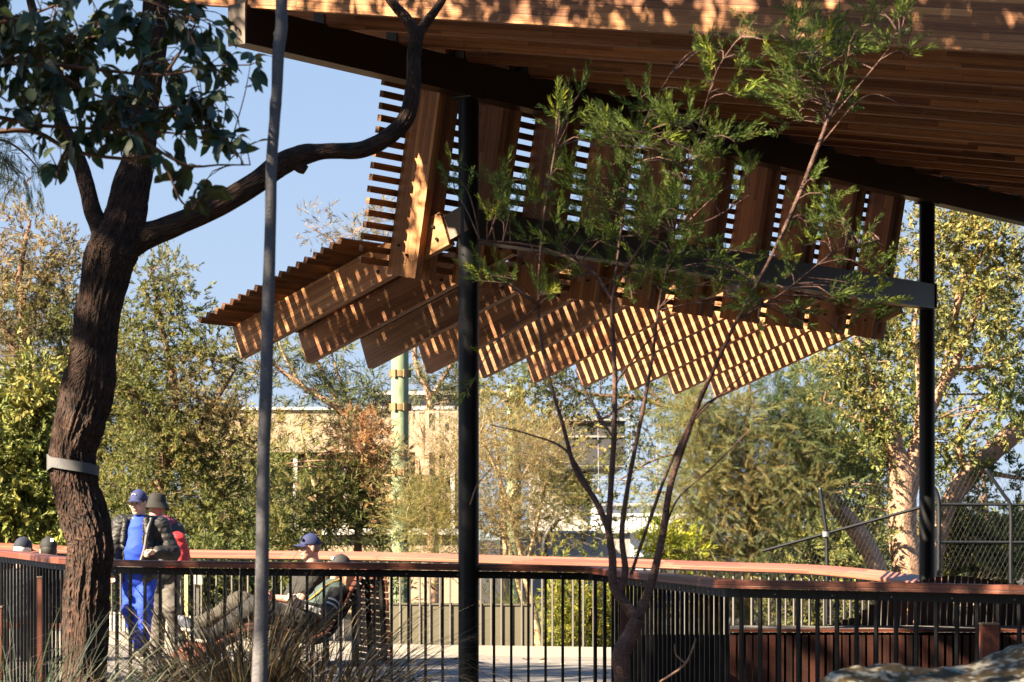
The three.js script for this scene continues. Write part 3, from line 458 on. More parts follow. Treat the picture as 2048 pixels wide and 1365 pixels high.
tree({ name: 'fig_tree', label: 'large glossy-leaved fig tree with pale forked trunk behind the second post', Z: 36, base: [1812], seed: 110, kind: 'broad', color: [0.155, 0.15, 0.05], per: 17, spread: 0.24, scale: 0.68, bark: BARK.pale, twig: 0.011, mat: leafMat(0.25, 0.45), rzk: 0.8,
  limbs: [[[1826, 1500, 70], [1818, 1150, 64], [1804, 1050, 58], [1806, 960, 56], [1788, 890, 38], [1770, 820, 26], [1740, 740, 15], [1700, 650, 8]], [[1812, 990, 46], [1836, 890, 34], [1870, 800, 24], [1915, 720, 17], [1960, 600, 11], [1980, 520, 6]], [[1835, 880, 18], [1840, 780, 13], [1830, 660, 9], [1850, 540, 5]], [[1880, 790, 14], [1900, 690, 10], [1930, 560, 18], [1970, 500, 12], [2020, 450, 8]], [[1785, 880, 14], [1700, 830, 9], [1640, 800, 5]], [[1905, 740, 12], [1980, 730, 9], [2060, 700, 6]]],
  clumps: [[1720, 720, 80, 70, 22], [1700, 820, 90, 70, 21], [1760, 620, 80, 80, 21], [1650, 760, 60, 50, 9], [1890, 480, 60, 70, 16, 0, [0.18, 0.165, 0.05]], [1960, 460, 90, 70, 24, 0, [0.18, 0.16, 0.05]], [1900, 600, 60, 80, 16], [2000, 580, 80, 80, 18], [1950, 680, 90, 70, 17], [1860, 700, 50, 70, 11], [2030, 700, 60, 60, 9], [1730, 900, 90, 60, 17, 0, FRESH], [1640, 900, 60, 60, 9, 0, OLIVE], [1900, 870, 70, 50, 9], [1990, 820, 70, 60, 9, 0, FRESH], [1780, 500, 60, 60, 12], [1700, 990, 60, 60, 8, 0, FRESH], [2040, 500, 50, 60, 9], [1930, 530, 40, 30, 4, 0, [0.24, 0.2, 0.04]]] });
tree({ name: 'leaning_tree', label: 'pale mottled trunk leaning left behind the chain-link fence', Z: 33.6, base: [1760], seed: 111, kind: 'broad', color: FRESH, per: 10, spread: 0.22, scale: 0.75, bark: BARK.pale,
  limbs: [[[1800, 1500, 46], [1770, 1220, 42], [1748, 1120, 38], [1705, 1050, 36], [1660, 995, 34], [1625, 940, 30], [1585, 900, 22], [1520, 870, 10]], [[1680, 1030, 18], [1640, 1010, 14], [1560, 1010, 6]]],
  clumps: [[1660, 900, 70, 50, 14], [1590, 860, 60, 40, 10], [1700, 960, 50, 50, 10]] });
tree({ name: 'leaning_tree', label: 'thick mottled limb leaning right out of frame behind the fence', Z: 37.5, base: [1860], seed: 112, kind: 'broad', color: [0.13, 0.15, 0.03], per: 12, spread: 0.24, scale: 0.8, bark: BARK.pale,
  limbs: [[[1840, 1500, 44], [1860, 1160, 42], [1885, 1040, 40], [1930, 960, 40], [1990, 900, 42], [2060, 840, 42], [2140, 780, 38]], [[1935, 955, 20], [1920, 880, 14], [1990, 780, 9]], [[1880, 1050, 22], [1940, 930, 14], [1950, 880, 8]], [[1960, 940, 14], [2000, 950, 10], [2070, 960, 7]]],
  clumps: [[1930, 920, 60, 40, 12], [2020, 780, 60, 60, 16], [2020, 960, 60, 30, 8, 0, DEEP], [1910, 1000, 40, 40, 6]] });
tree({ name: 'dead_tree', label: 'thin grey-brown bare trunk standing behind the fence beside the bent post', Z: 41, base: [1972], seed: 113, kind: 'small', color: OLIVE, per: 6, spread: 0.2, scale: 0.9, bark: BARK.brown, limbs: [[[1985, 1400, 14], [1980, 1150, 13], [1974, 1040, 11], [1968, 950, 8], [1975, 880, 4]], [[1974, 1030, 6], [1950, 960, 3]]], clumps: [[1970, 900, 40, 40, 6]] });
// shrubs seen below and just over the far rail
const low = (label, Z, px, seed, kind, color, clumps, extra = {}) => tree({ name: 'shrub', label, category: 'shrub', group: undefined, Z, base: [px], seed, kind, color, per: 15, spread: 0.2, scale: 1, clumps, limbs: [[[px, 1500, 14], [px, 1250, 9], [px + 5, clumps[0][1], 4]]], ...extra });
low('leafy green shrub under the fence, right of the casuarina', 36, 1650, 120, 'broad', FRESH, [[1600, 1110, 60, 40, 16], [1690, 1090, 70, 50, 24], [1640, 1220, 120, 80, 44, 0, OLIVE], [1720, 1180, 80, 80, 26], [1560, 1150, 50, 50, 12, 0, DEEP]]);
low('green shrub behind the fence at the right edge of the photo', 38, 1960, 121, 'broad', FRESH, [[1930, 1090, 60, 50, 22], [2010, 1080, 60, 60, 26], [1990, 1150, 100, 60, 36], [1880, 1080, 40, 50, 10, 0, BROWNISH]]);
low('bright yellow-green seedling shrub right of the sapling stems, over the far rail', 32, 1320, 122, 'small', [0.24, 0.25, 0.02], [[1325, 1090, 34, 36, 14], [1370, 1110, 30, 24, 6]], { per: 12, spread: 0.14 });
low('yellow-green shrub seen through the far balusters, right of the first post', 33, 1180, 123, 'small', [0.20, 0.20, 0.025], [[1150, 1200, 60, 80, 24], [1230, 1230, 60, 70, 24], [1100, 1270, 60, 50, 18], [1180, 1290, 90, 40, 24], [960, 1290, 60, 40, 8, 0, OLIVE]]);
low('dark green hedge seen through the balusters behind the walking pair', 34, 400, 124, 'broad', [0.085, 0.10, 0.022], [[300, 1180, 110, 70, 50], [430, 1170, 100, 80, 54], [520, 1200, 70, 70, 26], [200, 1200, 100, 60, 30]]);
low('olive shrub along the foot of the cream building behind the man in the blue cap', 40, 560, 125, 'gum', OLIVE, [[540, 1080, 90, 40, 30], [440, 1080, 60, 50, 20], [600, 1150, 120, 60, 34], [740, 1150, 90, 50, 20]]);

{ // the garden goes on around and behind the viewer
  const fol = new Foliage('broad', 900), R = rng(901), o = thing('garden_trees', 'dense dark garden trees standing round the viewer', 'trees', V(0, -0.5, 10)); o.userData.kind = 'stuff';
  for (let i = 0; i < 5200; i++) { const a = lerp(-0.25, Math.PI + 0.12, R()), r = 13 + R() * 4, p = V(Math.cos(a) * r * 0.95, -0.3 + Math.pow(R(), 0.8) * 6.5, Math.sin(a) * r * 0.9 - 2).sub(o.position); fol.add(p, V(R() - 0.5, R() - 0.5, R() - 0.5), 4.5 + R() * 2, tint([0.035, 0.05, 0.018], R)); }
  for (let i = 0; i < 1500; i++) fol.add(V(6.6 + R() * 3, -0.3 + R() * 7.5, -2 - R() * 15).sub(o.position), V(R() - 0.5, R() - 0.5, R() - 0.5), 4.2 + R() * 2, tint([0.035, 0.05, 0.018], R));
  fol.build(o, LEAF, 'foliage');
}
// ------------------------------------------------------------------ the dark leaning tree in front of the deck
{
  const Z = 12.5, s = F / Z, b = at(170, 0, Z); b.y = -0.5;
  const t = thing('stringybark_tree', 'dark rough-barked leaning tree with a long bare branch reaching right, nearest the left', 'tree', b);
  const L = (rows) => rows.map(([x, y, w, dz = 0]) => [at(x, y, Z + dz).sub(b), w * 0.94 / s / 2]);
  part('trunk', limb(L([[168, 1700, 104], [168, 1480, 92], [167, 1365, 87], [170, 1240, 90], [175, 1160, 94], [180, 1090, 98], [166, 1030, 101], [149, 965, 97], [145, 905, 96], [160, 840, 105], [176, 775, 108], [187, 700, 95], [196, 620, 92], [213, 545, 100], [226, 500, 108], [246, 450, 92], [260, 385, 80], [277, 310, 65], [290, 200, 58], [306, 100, 54], [312, 0, 55], [335, -250, 46], [330, -600, 30]]), { rad: 130, step: 0.008, amp: 0.085, fu: 5.6, fv: 2.6, seed: 2 }), BARK.dark, t);
  part('limb', limb(L([[222, 505, 50], [206, 470, 46], [186, 425, 36], [172, 370, 34], [156, 320, 33], [120, 240, 28], [90, 120, 22], [40, -80, 15]]), { rad: 48, step: 0.012, amp: 0.09, fu: 4, fv: 3.2, seed: 5 }), BARK.dark, t);
  part('limb', limb(L([[225, 520, 70], [268, 482, 62], [330, 458, 50], [430, 414, 46], [520, 360, 46], [560, 330, 48], [600, 312, 44], [650, 303, 33], [720, 300, 34], [776, 274, 36], [812, 235, 35], [826, 172, 32], [828, 110, 30], [834, 66, 30]]), { rad: 60, step: 0.01, amp: 0.09, fu: 4, fv: 3.2, seed: 8 }), BARK.dark, t);
  part('limb', limb(L([[835, 78, 26], [815, 40, 23], [790, 12, 20], [755, -40, 17], [690, -160, 12]]), { rad: 36, step: 0.012, amp: 0.08, fu: 4, fv: 5, seed: 9 }), BARK.dark, t);
  part('limb', limb(L([[834, 75, 22], [852, 45, 20], [870, 22, 18], [892, -14, 15], [960, -150, 10]]), { rad: 36, step: 0.012, amp: 0.08, fu: 4, fv: 5, seed: 10 }), BARK.dark, t);
  part('stump', limb(L([[215, 560, 50], [196, 525, 44], [188, 500, 40]]), { rad: 40, step: 0.012, amp: 0.1, fu: 4, fv: 5, seed: 12 }), BARK.dark, t);
  part('stump', limb(L([[590, 325, 30], [602, 335, 26], [611, 341, 20]]), { rad: 30, step: 0.012, amp: 0.1, fu: 4, fv: 5, seed: 13 }), BARK.dark, t);
  // its crown is above the frame and shades what stands below
  const fol = new Foliage('broad', 77), R = rng(78), wood = [];
  const blob = (c, r, n, m) => { for (let k = 0; k < n; k++) { let x, y, z; do { x = R() * 2 - 1; y = R() * 2 - 1; z = R() * 2 - 1; } while (x * x + y * y + z * z > 1); const p = V(c.x + x * r.x, c.y + y * r.y, c.z + z * r.z).sub(b); for (let j = 0; j < m; j++) { const d = V(R() - 0.5, R() - 0.5, R() - 0.5).multiplyScalar(0.7); fol.add(p.clone().add(d), d.clone().add(V((R() - 0.5), (R() - 0.5), (R() - 0.5))), 0.9 + R() * 0.5, tint([0.04, 0.06, 0.02], R)); } } };
  for (const a of CROWN) blob(V(a[0], a[1], a[2]), V(a[3], a[4], a[5]), a[6], 14);
  fol.build(t, LEAF, 'crown');
}
{ // grey plastic band round its trunk
  const Z = 12.5, s = F / Z, o = thing('trunk_band', 'pale grey plastic band wrapped askew round the dark leaning trunk', 'band', at(146, 930, Z)), pos = [], uv = [], idx = [], N = 40;
  const topY = (t) => t < 0.12 ? lerp(916, 909, t / 0.12) : t < 0.35 ? lerp(909, 918, smooth(0.12, 0.35, t)) : t < 0.93 ? lerp(917, 934, (t - 0.35) / 0.58) : lerp(934, 914, (t - 0.93) / 0.07), botY = (t) => t < 0.1 ? lerp(937, 946, t / 0.1) : t < 0.3 ? lerp(946, 936, (t - 0.1) / 0.2) : t < 0.95 ? lerp(936, 955, (t - 0.3) / 0.65) : 953;
  for (let i = 0; i <= N; i++) { const t = i / N, a = Math.PI * (1.08 - 1.16 * t), cx = 146 - 0.5; for (const [k, yy] of [[0, topY(t)], [0, botY(t)], [1, topY(t)], [1, botY(t)]]) { const r = 0.131 - k * 0.004, p = at(cx, yy, Z).sub(o.position); pos.push(p.x + Math.cos(a) * r * 0.99, p.y, p.z + Math.sin(a) * r + 0.0); uv.push(t, k); } }
  for (let i = 0; i < N; i++) { const a = i * 4, n = a + 4; idx.push(a, a + 1, n, a + 1, n + 1, n, a + 2, n + 2, a + 3, a + 3, n + 2, n + 3, a, n, a + 2, n, n + 2, a + 2, a + 1, a + 3, n + 1, n + 1, a + 3, n + 3); }
  const g = new THREE.BufferGeometry(); g.setAttribute('position', new THREE.Float32BufferAttribute(pos, 3)); g.setAttribute('uv', new THREE.Float32BufferAttribute(uv, 2)); g.setIndex(idx);
  const gg = g.toNonIndexed(); gg.computeVertexNormals(); part('strap', gg, std(rgb(0.12, 0.12, 0.125), 0.6, { side: THREE.DoubleSide }), o);
}
{ // slender smooth grey trunk
  const Z = 9, s = F / Z, b = at(518, 0, Z); b.y = -0.5; const o = thing('young_gum_tree', 'slender smooth grey trunk standing straight through the whole height of the photo', 'tree', b);
  const L = (rows) => rows.map(([x, y, w]) => [at(x, y, Z).sub(b), w / s / 2]);
  part('trunk', limb(L([[514, 1700, 40], [519, 1365, 32], [523, 1206, 28], [527, 905, 25.5], [531, 800, 26.5], [536, 611, 25.5], [541, 440, 23], [543, 325, 22.5], [549, 240, 22], [551, 205, 24], [553, 190, 22], [557, 95, 24], [562, 60, 24.5], [563, 0, 24], [575, -200, 21], [590, -500, 14]]), { rad: 32, step: 0.012, lump: 0.06, seed: 3 }), BARK.grey, o);
  for (const [x, y, r] of [[551, 206, 0.007], [515, 985, 0.008], [550, 68, 0.007]]) { const k = part('knot', new THREE.SphereGeometry(r, 10, 8), BARK.grey, o); k.position.copy(at(x, y, Z - 0.005).sub(b)); k.scale.set(1, 1.8, 1); }
  const fol = new Foliage('gum', 80), R = rng(81); for (const [x, y, z, r, n] of [[-0.9, 5.4, -9, 0.9, 60], [-0.3, 6.2, -9.4, 0.9, 60]]) for (let i = 0; i < n * 4; i++) { const d = V(R() - 0.5, R() - 0.5, R() - 0.5).multiplyScalar(2 * r); fol.add(V(x, y, z).add(d).sub(b), d.add(V(0, -0.4, 0)), 1, tint([0.06, 0.075, 0.03], R)); } fol.build(o, LEAF);
}

// ------------------------------------------------------------------ near branch of big leaves, upper left
{
  const Z = 9.2, s = F / Z, b = at(-700, 0, Z); b.y = -0.5, M.twig = BARK.brown;
  const o = thing('leafy_tree', 'dark glossy broad-leaved branch hanging across the upper left of the photo', 'tree', b), R = rng(500), wood = [];
  const P = (x, y, dz = 0) => at(x, y, Z + dz).sub(b);
  wood.push(limb([[P(-700, 1700), 0.11], [P(-690, 900), 0.09], [P(-640, 400), 0.07], [P(-560, 150), 0.05], [P(-480, -200), 0.03]], { rad: 14, step: 0.1, lump: 0.1 }));
  const main = [[[-640, 420], [-300, 260], [0, 128], [110, 90], [240, 60], [330, 20]], [[-300, 260], [0, 132], [90, 128], [200, 140], [330, 150], [430, 132], [500, 130]], [[-640, 400], [-200, 210], [0, 235], [70, 250], [160, 256], [260, 262], [380, 270], [460, 290]], [[-200, 300], [60, 262], [140, 300], [250, 318], [320, 318], [360, 400], [385, 420]], [[-300, 200], [-50, 60], [60, 30], [180, -20]], [[90, 128], [190, 190], [300, 215], [400, 200], [470, 160]], [[330, 150], [380, 70], [400, 20]], [[160, 256], [120, 320], [110, 370]], [[260, 262], [370, 330], [440, 330], [500, 330]]];
  const tips = [];
  main.forEach((m, i) => { const pts = m.map(([x, y], k) => [P(x, y, Math.sin(i * 2.1 + k) * 0.14), lerp(i < 5 ? 0.011 : 0.006, 0.0025, k / (m.length - 1))]); wood.push(limb(pts, { rad: 7, step: 0.04, lump: 0.1 })); const c = new THREE.CatmullRomCurve3(pts.map((p) => p[0])); for (let k = 0; k <= 30; k++) tips.push(c.getPoint(k / 30)); });
  const twigsN = 330, mats = [0, 1, 2, 3].map((k) => { const m = GLOSS.clone(); m.color = rgb(...[[0.024, 0.045, 0.013], [0.034, 0.058, 0.014], [0.018, 0.035, 0.014], [0.05, 0.075, 0.016]][k]); m.roughness = 0.5; m.transmission = 0.3; return m; });
  const lg = [leaf(0.086, 0.044, 0.2, 0.18, [0.7, 1, 0.72]), leaf(0.09, 0.04, 0.35, 0.3, [0.62, 1, 0.7]), leaf(0.076, 0.042, 0.15, 0.05, [0.75, 1, 0.66]), leaf(0.098, 0.046, 0.25, 0.4, [0.66, 1, 0.74])];
  const ell = [[100, 40, 170, 90, 60], [50, 170, 130, 70, 44], [210, 120, 120, 100, 46], [330, 90, 70, 80, 16], [290, 215, 120, 60, 32], [410, 165, 70, 60, 9], [400, 250, 80, 40, 13], [160, 265, 110, 40, 20], [480, 130, 45, 30, 5], [385, 30, 30, 40, 5], [340, 330, 60, 40, 8], [115, 330, 25, 20, 2], [385, 390, 36, 25, 5], [470, 290, 35, 25, 4], [-60, 80, 100, 140, 20], [440, 60, 40, 30, 4]];
  const spots = [];
  for (const [cx, cy, rx, ry, n] of ell) for (let k = 0; k < n * 1.12; k++) { let x, y; do { x = R() * 2 - 1; y = R() * 2 - 1; } while (x * x + y * y > 1); spots.push(P(cx + x * rx, cy + y * ry, (R() - 0.5) * 0.7)); }
  const leaves = [];
  for (const c of spots) {
    let best, bd = 1e9; for (const p of tips) { const d = p.distanceTo(c); if (d < bd) { bd = d; best = p; } }
    const m = best.clone().lerp(c, 0.5).add(V((R() - 0.5) * 0.04, 0.02, (R() - 0.5) * 0.04)); wood.push(limb([[best, 0.0025], [m, 0.002], [c, 0.0012]], { rad: 4, step: 0.05, cap: false }));
    const axis = c.clone().sub(best).normalize(), k = 3 + Math.floor(R() * 3);
    for (let j = 0; j < k; j++) { const q = j === 0 ? c.clone() : m.clone().lerp(c, R()); const d = axis.clone().multiplyScalar(0.7).add(V((R() - 0.5) * 1.6, (R() - 0.5) * 1.2 - 0.45, (R() - 0.5) * 1.3)).normalize(); leaves.push([q, d, 0.5 + R() * 0.65, R()]); }
  }
  part('branch', smoothMerge(wood), std(rgb(0.115, 0.055, 0.03), 0.7), o);
  leaves.sort((a, c) => c[0].z - a[0].z);
  const place = (m, [q, d, sc, r]) => { const x = UP.clone().cross(d).normalize().applyAxisAngle(d, (r - 0.5) * 2.2), y = d.clone().cross(x); return m.makeBasis(x.multiplyScalar(sc), y.multiplyScalar(sc), d.clone().multiplyScalar(sc)).setPosition(q); };
  leaves.slice(0, 300).forEach((l, i) => { const e = part('leaf', lg[i % 4], mats[Math.floor(l[3] * 97) % 4], o), m = place(new THREE.Matrix4(), l); m.decompose(e.position, e.quaternion, e.scale); });
  const rest = leaves.slice(300); [0, 1, 2, 3].forEach((k) => { const mine = rest.filter((l, i) => i % 4 === k), e = shade(new THREE.InstancedMesh(lg[k], mats[k], mine.length)), m = new THREE.Matrix4(); mine.forEach((l, i) => e.setMatrixAt(i, place(m, l))); e.name = numbered('foliage'); e.userData.kind = 'stuff'; o.add(e); });
}
tree({ name: 'casuarina_tree', label: 'thin weeping casuarina twigs at the left edge below the big leaves', Z: 20, base: [-300], seed: 131, kind: 'needle', color: [0.09, 0.10, 0.035], per: 8, spread: 0.12, scale: 0.7, hang: 0.9, twig: 0.003, limbs: [[[-300, 1700, 40], [-280, 600, 30], [-150, 320, 12], [0, 280, 5], [70, 330, 3], [90, 370, 2]], [[-100, 310, 5], [10, 330, 3], [15, 380, 2]]], clumps: [[10, 300, 30, 50, 10], [50, 350, 40, 25, 6], [-30, 320, 40, 50, 10]] });

// ------------------------------------------------------------------ feathery sapling in the foreground
{
  const Z = 10.5, s = F / Z, b = at(1250, 0, Z); b.y = -0.5;
  const o = thing('bottlebrush_sapling', 'young feathery needle-leaved sapling with forked brown stems before the deck and pavilion', 'tree', b), R = rng(700), skel = [];
  const P = (x, y, dz = 0) => at(x, y, Z + dz).sub(b), stems = [
    [[1246, 1620, 46], [1246, 1365, 38], [1243, 1310, 40], [1262, 1270, 36], [1275, 1238, 34]],
    [[1275, 1240, 34], [1248, 1205, 26], [1228, 1175, 22], [1225, 1120, 19], [1216, 1060, 17], [1190, 1000, 14], [1152, 943, 12], [1127, 855, 10], [1101, 766, 8], [1078, 640, 7, 0.1], [1085, 460, 6, 0.2], [1110, 300, 4, 0.2]],
    [[1217, 1062, 16], [1222, 970, 14], [1228, 880, 13], [1230, 766, 12], [1226, 600, 11], [1245, 550, 9, -0.1], [1300, 470, 7, -0.2], [1360, 400, 5, -0.2]],
    [[1226, 600, 9], [1180, 540, 7, 0.1], [1080, 495, 5, 0.2], [960, 480, 4, 0.2]], [[1226, 600, 8], [1240, 480, 6], [1265, 330, 4, 0.1], [1300, 220, 3, 0.1], [1340, 150, 2]],
    [[1235, 1190, 20], [1250, 1150, 17], [1244, 1070, 14], [1257, 969, 12], [1279, 855, 10], [1304, 722, 8, 0.1], [1320, 600, 6, 0.2], [1350, 470, 4, 0.2]],
    [[1272, 1242, 28], [1300, 1175, 22], [1323, 1083, 18], [1342, 969, 15], [1367, 893, 13], [1399, 804, 12], [1430, 735, 10, -0.1], [1475, 640, 9, -0.2], [1540, 520, 9, -0.2], [1595, 400, 12, -0.2], [1630, 310, 11, -0.2], [1655, 245, 8, -0.2], [1685, 175, 5, -0.2], [1700, 90, 3, -0.2]],
    [[1595, 400, 6, -0.2], [1645, 270, 5, -0.1], [1650, 180, 4, -0.1], [1590, 90, 2, -0.1]], [[1655, 245, 5, -0.2], [1720, 170, 4, -0.2], [1800, 70, 2, -0.2]], [[1640, 290, 4, -0.2], [1740, 190, 3, -0.2], [1815, 215, 2, -0.2]],
    [[1262, 1150, 9], [1300, 1040, 8], [1345, 920, 7], [1400, 820, 5], [1480, 770, 3]], [[1340, 970, 8], [1375, 860, 6], [1440, 790, 4], [1500, 740, 3]], [[1190, 1000, 8], [1130, 900, 6], [1060, 870, 4], [980, 850, 3]],
    [[1475, 640, 6, -0.2], [1560, 590, 4, -0.2], [1680, 500, 3, -0.2], [1760, 480, 2, -0.2]], [[1300, 470, 5, -0.2], [1420, 440, 4, -0.2], [1500, 390, 3, -0.2]], [[1360, 400, 4, -0.2], [1400, 250, 3, -0.2], [1440, 130, 2, -0.2], [1510, 40, 2, -0.2]], [[1323, 1083, 6], [1355, 1000, 5], [1420, 940, 4], [1500, 860, 3]], [[1228, 880, 6], [1180, 800, 5], [1150, 740, 3]], [[1232, 766, 6], [1290, 690, 5], [1340, 640, 3]]];
  const wood = stems.map((m, i) => { const pts = m.map(([x, y, w, dz = 0]) => [P(x, y, dz), w * (i ? 0.82 : 0.9) / s / 2]), c = new THREE.CatmullRomCurve3(pts.map((p) => p[0]), false, 'centripetal'); for (let k = 0; k <= 24; k++) { const q = c.getPoint(k / 24); if (q.y + b.y > 2.2) skel.push(q); } return limb(pts, { rad: i < 7 ? 16 : 8, step: 0.02, amp: i < 2 ? 0.06 : 0.03, fu: 3, fv: 14, lump: 0.12, seed: i }); });
  const fol = new Foliage('bottle', 701), ell = [[1180, 245, 80, 70, 24], [1290, 330, 150, 110, 62], [1120, 420, 150, 90, 40], [1350, 420, 120, 90, 44], [1010, 400, 60, 60, 9], [960, 540, 60, 60, 10], [900, 370, 30, 50, 4], [1230, 500, 150, 70, 40], [1430, 330, 90, 80, 24], [1450, 150, 60, 80, 20], [1510, 60, 30, 40, 6], [1650, 150, 80, 100, 46], [1760, 80, 70, 70, 20], [1600, 60, 40, 50, 10], [1570, 230, 50, 40, 12], [1480, 520, 120, 70, 26], [1650, 490, 100, 50, 16], [1720, 570, 60, 60, 11], [1560, 620, 80, 40, 12], [1350, 580, 110, 40, 18], [1650, 400, 50, 60, 10], [1740, 640, 40, 40, 4], [1100, 560, 70, 50, 10], [1330, 240, 70, 70, 16], [1700, 690, 40, 30, 3], [920, 770, 20, 80, 2]];
  for (const [cx, cy, rx, ry, n] of ell) for (let k = 0; k < n * (cx < 1540 ? 0.48 : 0.66); k++) {
    let x, y; do { x = R() * 2 - 1; y = R() * 2 - 1; } while (x * x + y * y > 1);
    const c = P(cx + x * rx, cy + y * ry, (R() - 0.5) * 0.8); let best = skel[0], bd = 1e9; for (const q of skel) { const d = q.distanceTo(c) + Math.max(0, q.y - c.y) * 0.8; if (d < bd) { bd = d; best = q; } }
    const dir = c.clone().sub(best).normalize().add(V(0, 0.35, 0)).normalize(), m = best.clone().lerp(c, 0.55).add(V((R() - 0.5) * 0.06, 0.03, (R() - 0.5) * 0.06)), tip = c.clone().addScaledVector(dir, 0.1);
    wood.push(limb([[best, 0.0035], [m, 0.0026], [c, 0.0018]], { rad: 4, step: 0.06, cap: false }));
    const tone = R(), col = tone < 0.16 ? [0.26, 0.30, 0.03] : [0.105, 0.15, 0.022];
    fol.add(c, dir.clone().add(V((R() - 0.5) * 0.5, (R() - 0.5) * 0.4, (R() - 0.5) * 0.5)), 0.6 + R() * 0.45, tint(col, R, 0.25, 0.15));
    for (let j = 0; j < 3; j++) { const t = R(), q = m.clone().lerp(c, t); fol.add(q, dir.clone().add(V((R() - 0.5) * 1.7, (R() - 0.3) * 1.2, (R() - 0.5) * 1.7)), 0.5 + R() * 0.4, tint(tone < 0.16 && R() < 0.5 ? col : [0.105, 0.15, 0.022], R, 0.3, 0.15)); }
  }
  part('trunk', smoothMerge(wood), bk(17, [0.24, 0.17, 0.15], [0.50, 0.38, 0.33], 16, 14, 4, 0.004), o);
  fol.build(o, LEAF, 'foliage');
  for (const [pts] of [[[[1320, 1365, 5], [1370, 1330, 5], [1385, 1300, 4], [1392, 1278, 3]]], [[[1372, 1328, 4], [1352, 1310, 3], [1350, 1290, 3]]], [[[940, 1010, 3], [955, 970, 3], [990, 930, 2]]]]) part('twig', limb(pts.map(([x, y, w]) => [P(x, y, -0.3), w / s / 2]), { rad: 6, step: 0.03, lump: 0.2 }), BARK.pale, o);
}

// ------------------------------------------------------------------ buildings, poles and fence beyond the deck
M.cream = std(rgb(0.36, 0.275, 0.19), 0.85, { bumpMap: steelBump, bumpScale: 0.003 });
M.white = std(rgb(0.6, 0.58, 0.54), 0.6);
M.glass = new THREE.MeshPhysicalMaterial({ color: rgb(0.03, 0.03, 0.028), roughness: 0.12 });
const box = (w, h, d) => new THREE.BoxGeometry(w, h, d);
function slab(name, parent, m, x0, y0, x1, y1, Z, depth, off = V(0, 0, 0), kind) { // a block whose front covers a pixel box at distance Z
  const a = at(x0, y1, Z), b = at(x1, y0, Z), o = part(name, box(b.x - a.x, b.y - a.y, depth), m, parent, kind); o.position.set((a.x + b.x) / 2, (a.y + b.y) / 2, -Z - depth / 2).sub(parent.position).add(off); return o;
}
{
  const Z = 58, o = thing('cream_building', 'low cream rendered building with white window posts behind the gum tree', 'building', V(at(600, 0, Z).x, -0.5, -Z));
  slab('parapet', o, M.cream, 405, 820, 940, 905, Z, 5); slab('coping', o, M.white, 400, 815, 945, 820, Z - 0.06, 5.2);
  slab('wall', o, M.cream, 405, 1070, 940, 1300, Z + 0.05, 5); slab('sill', o, M.white, 405, 1058, 940, 1070, Z - 0.12, 0.6); slab('fascia', o, M.white, 405, 905, 500, 916, Z - 0.04, 0.2);
  const back = slab('window_pane', o, M.glass, 405, 905, 940, 1058, Z + 0.55, 0.05);
  for (const x of [488, 590, 690, 800, 905]) slab('window_post', o, M.white, x - 4, 905, x + 4, 1058, Z + 0.1, 0.12);
  const R = rng(41), tones = [0, 1, 2].map((k) => std(rgb(0.30 - k * 0.07, 0.19 - k * 0.045, 0.085 - k * 0.02), 0.7));
  for (let x = 598; x < 800; x += 8.6) slab('timber_batten', o, tones[Math.floor(R() * 3)], x, 908, x + 5, 1056, Z + 0.32, 0.06);
  for (let y = 1000; y < 1056; y += 12) slab('rail_bar', o, M.greyMetal, 450, y, 590, y + 2, Z + 0.2, 0.04);
  slab('roof', o, std(rgb(0.2, 0.19, 0.18), 0.8), 405, 819, 940, 822, Z + 0.4, 4);
}
{
  const Z = 66, o = thing('grey_building', 'dark grey boxy upper storey of a building behind the sparse twisting tree', 'building', V(at(1150, 0, Z).x, -0.5, -Z)), grey = std(rgb(0.045, 0.042, 0.045), 0.8), pale = std(rgb(0.45, 0.42, 0.38), 0.7);
  slab('upper_wall', o, grey, 1052, 842, 1250, 930, Z, 6); slab('band', o, pale, 1050, 873, 1252, 875, Z - 0.04, 0.1); slab('roof', o, std(rgb(0.25, 0.26, 0.27), 0.6), 1046, 836, 1254, 842, Z - 0.1, 6.4); slab('soffit', o, pale, 1060, 930, 1246, 938, Z + 0.1, 5.5);
  slab('ground_wall', o, pale, 1060, 938, 1180, 1110, Z + 1.2, 4); slab('window_frame', o, M.black, 1130, 944, 1184, 1010, Z + 1.12, 0.1); slab('pane', o, std(rgb(0.32, 0.24, 0.04), 0.3), 1136, 948, 1172, 1004, Z + 1.08, 0.05);
  slab('terrace_wall', o, std(rgb(0.33, 0.29, 0.27), 0.85), 1000, 1066, 1260, 1200, Z - 3, 2); slab('terrace_cap', o, pale, 996, 1062, 1264, 1067, Z - 3.1, 2.2);
}
{ // distant pale building seen low at the right of the grey one
  const Z = 95, o = thing('white_building', 'pale whitish building with railings far behind the sapling stems', 'building', V(at(1290, 0, Z).x, -0.5, -Z)), w = std(rgb(0.72, 0.74, 0.78), 0.7);
  slab('wall', o, w, 1190, 1012, 1390, 1140, Z, 5); slab('roof', o, std(rgb(0.3, 0.3, 0.32), 0.7), 1186, 1007, 1394, 1012, Z - 0.2, 5.5);
  for (let x = 1255; x < 1330; x += 9) slab('baluster', o, M.black, x, 1036, x + 2, 1060, Z - 0.6, 0.05);
  slab('handrail', o, M.black, 1250, 1033, 1332, 1036, Z - 0.62, 0.08); slab('terrace', o, std(rgb(0.5, 0.5, 0.5), 0.8), 1240, 1060, 1340, 1066, Z - 0.9, 1);
}
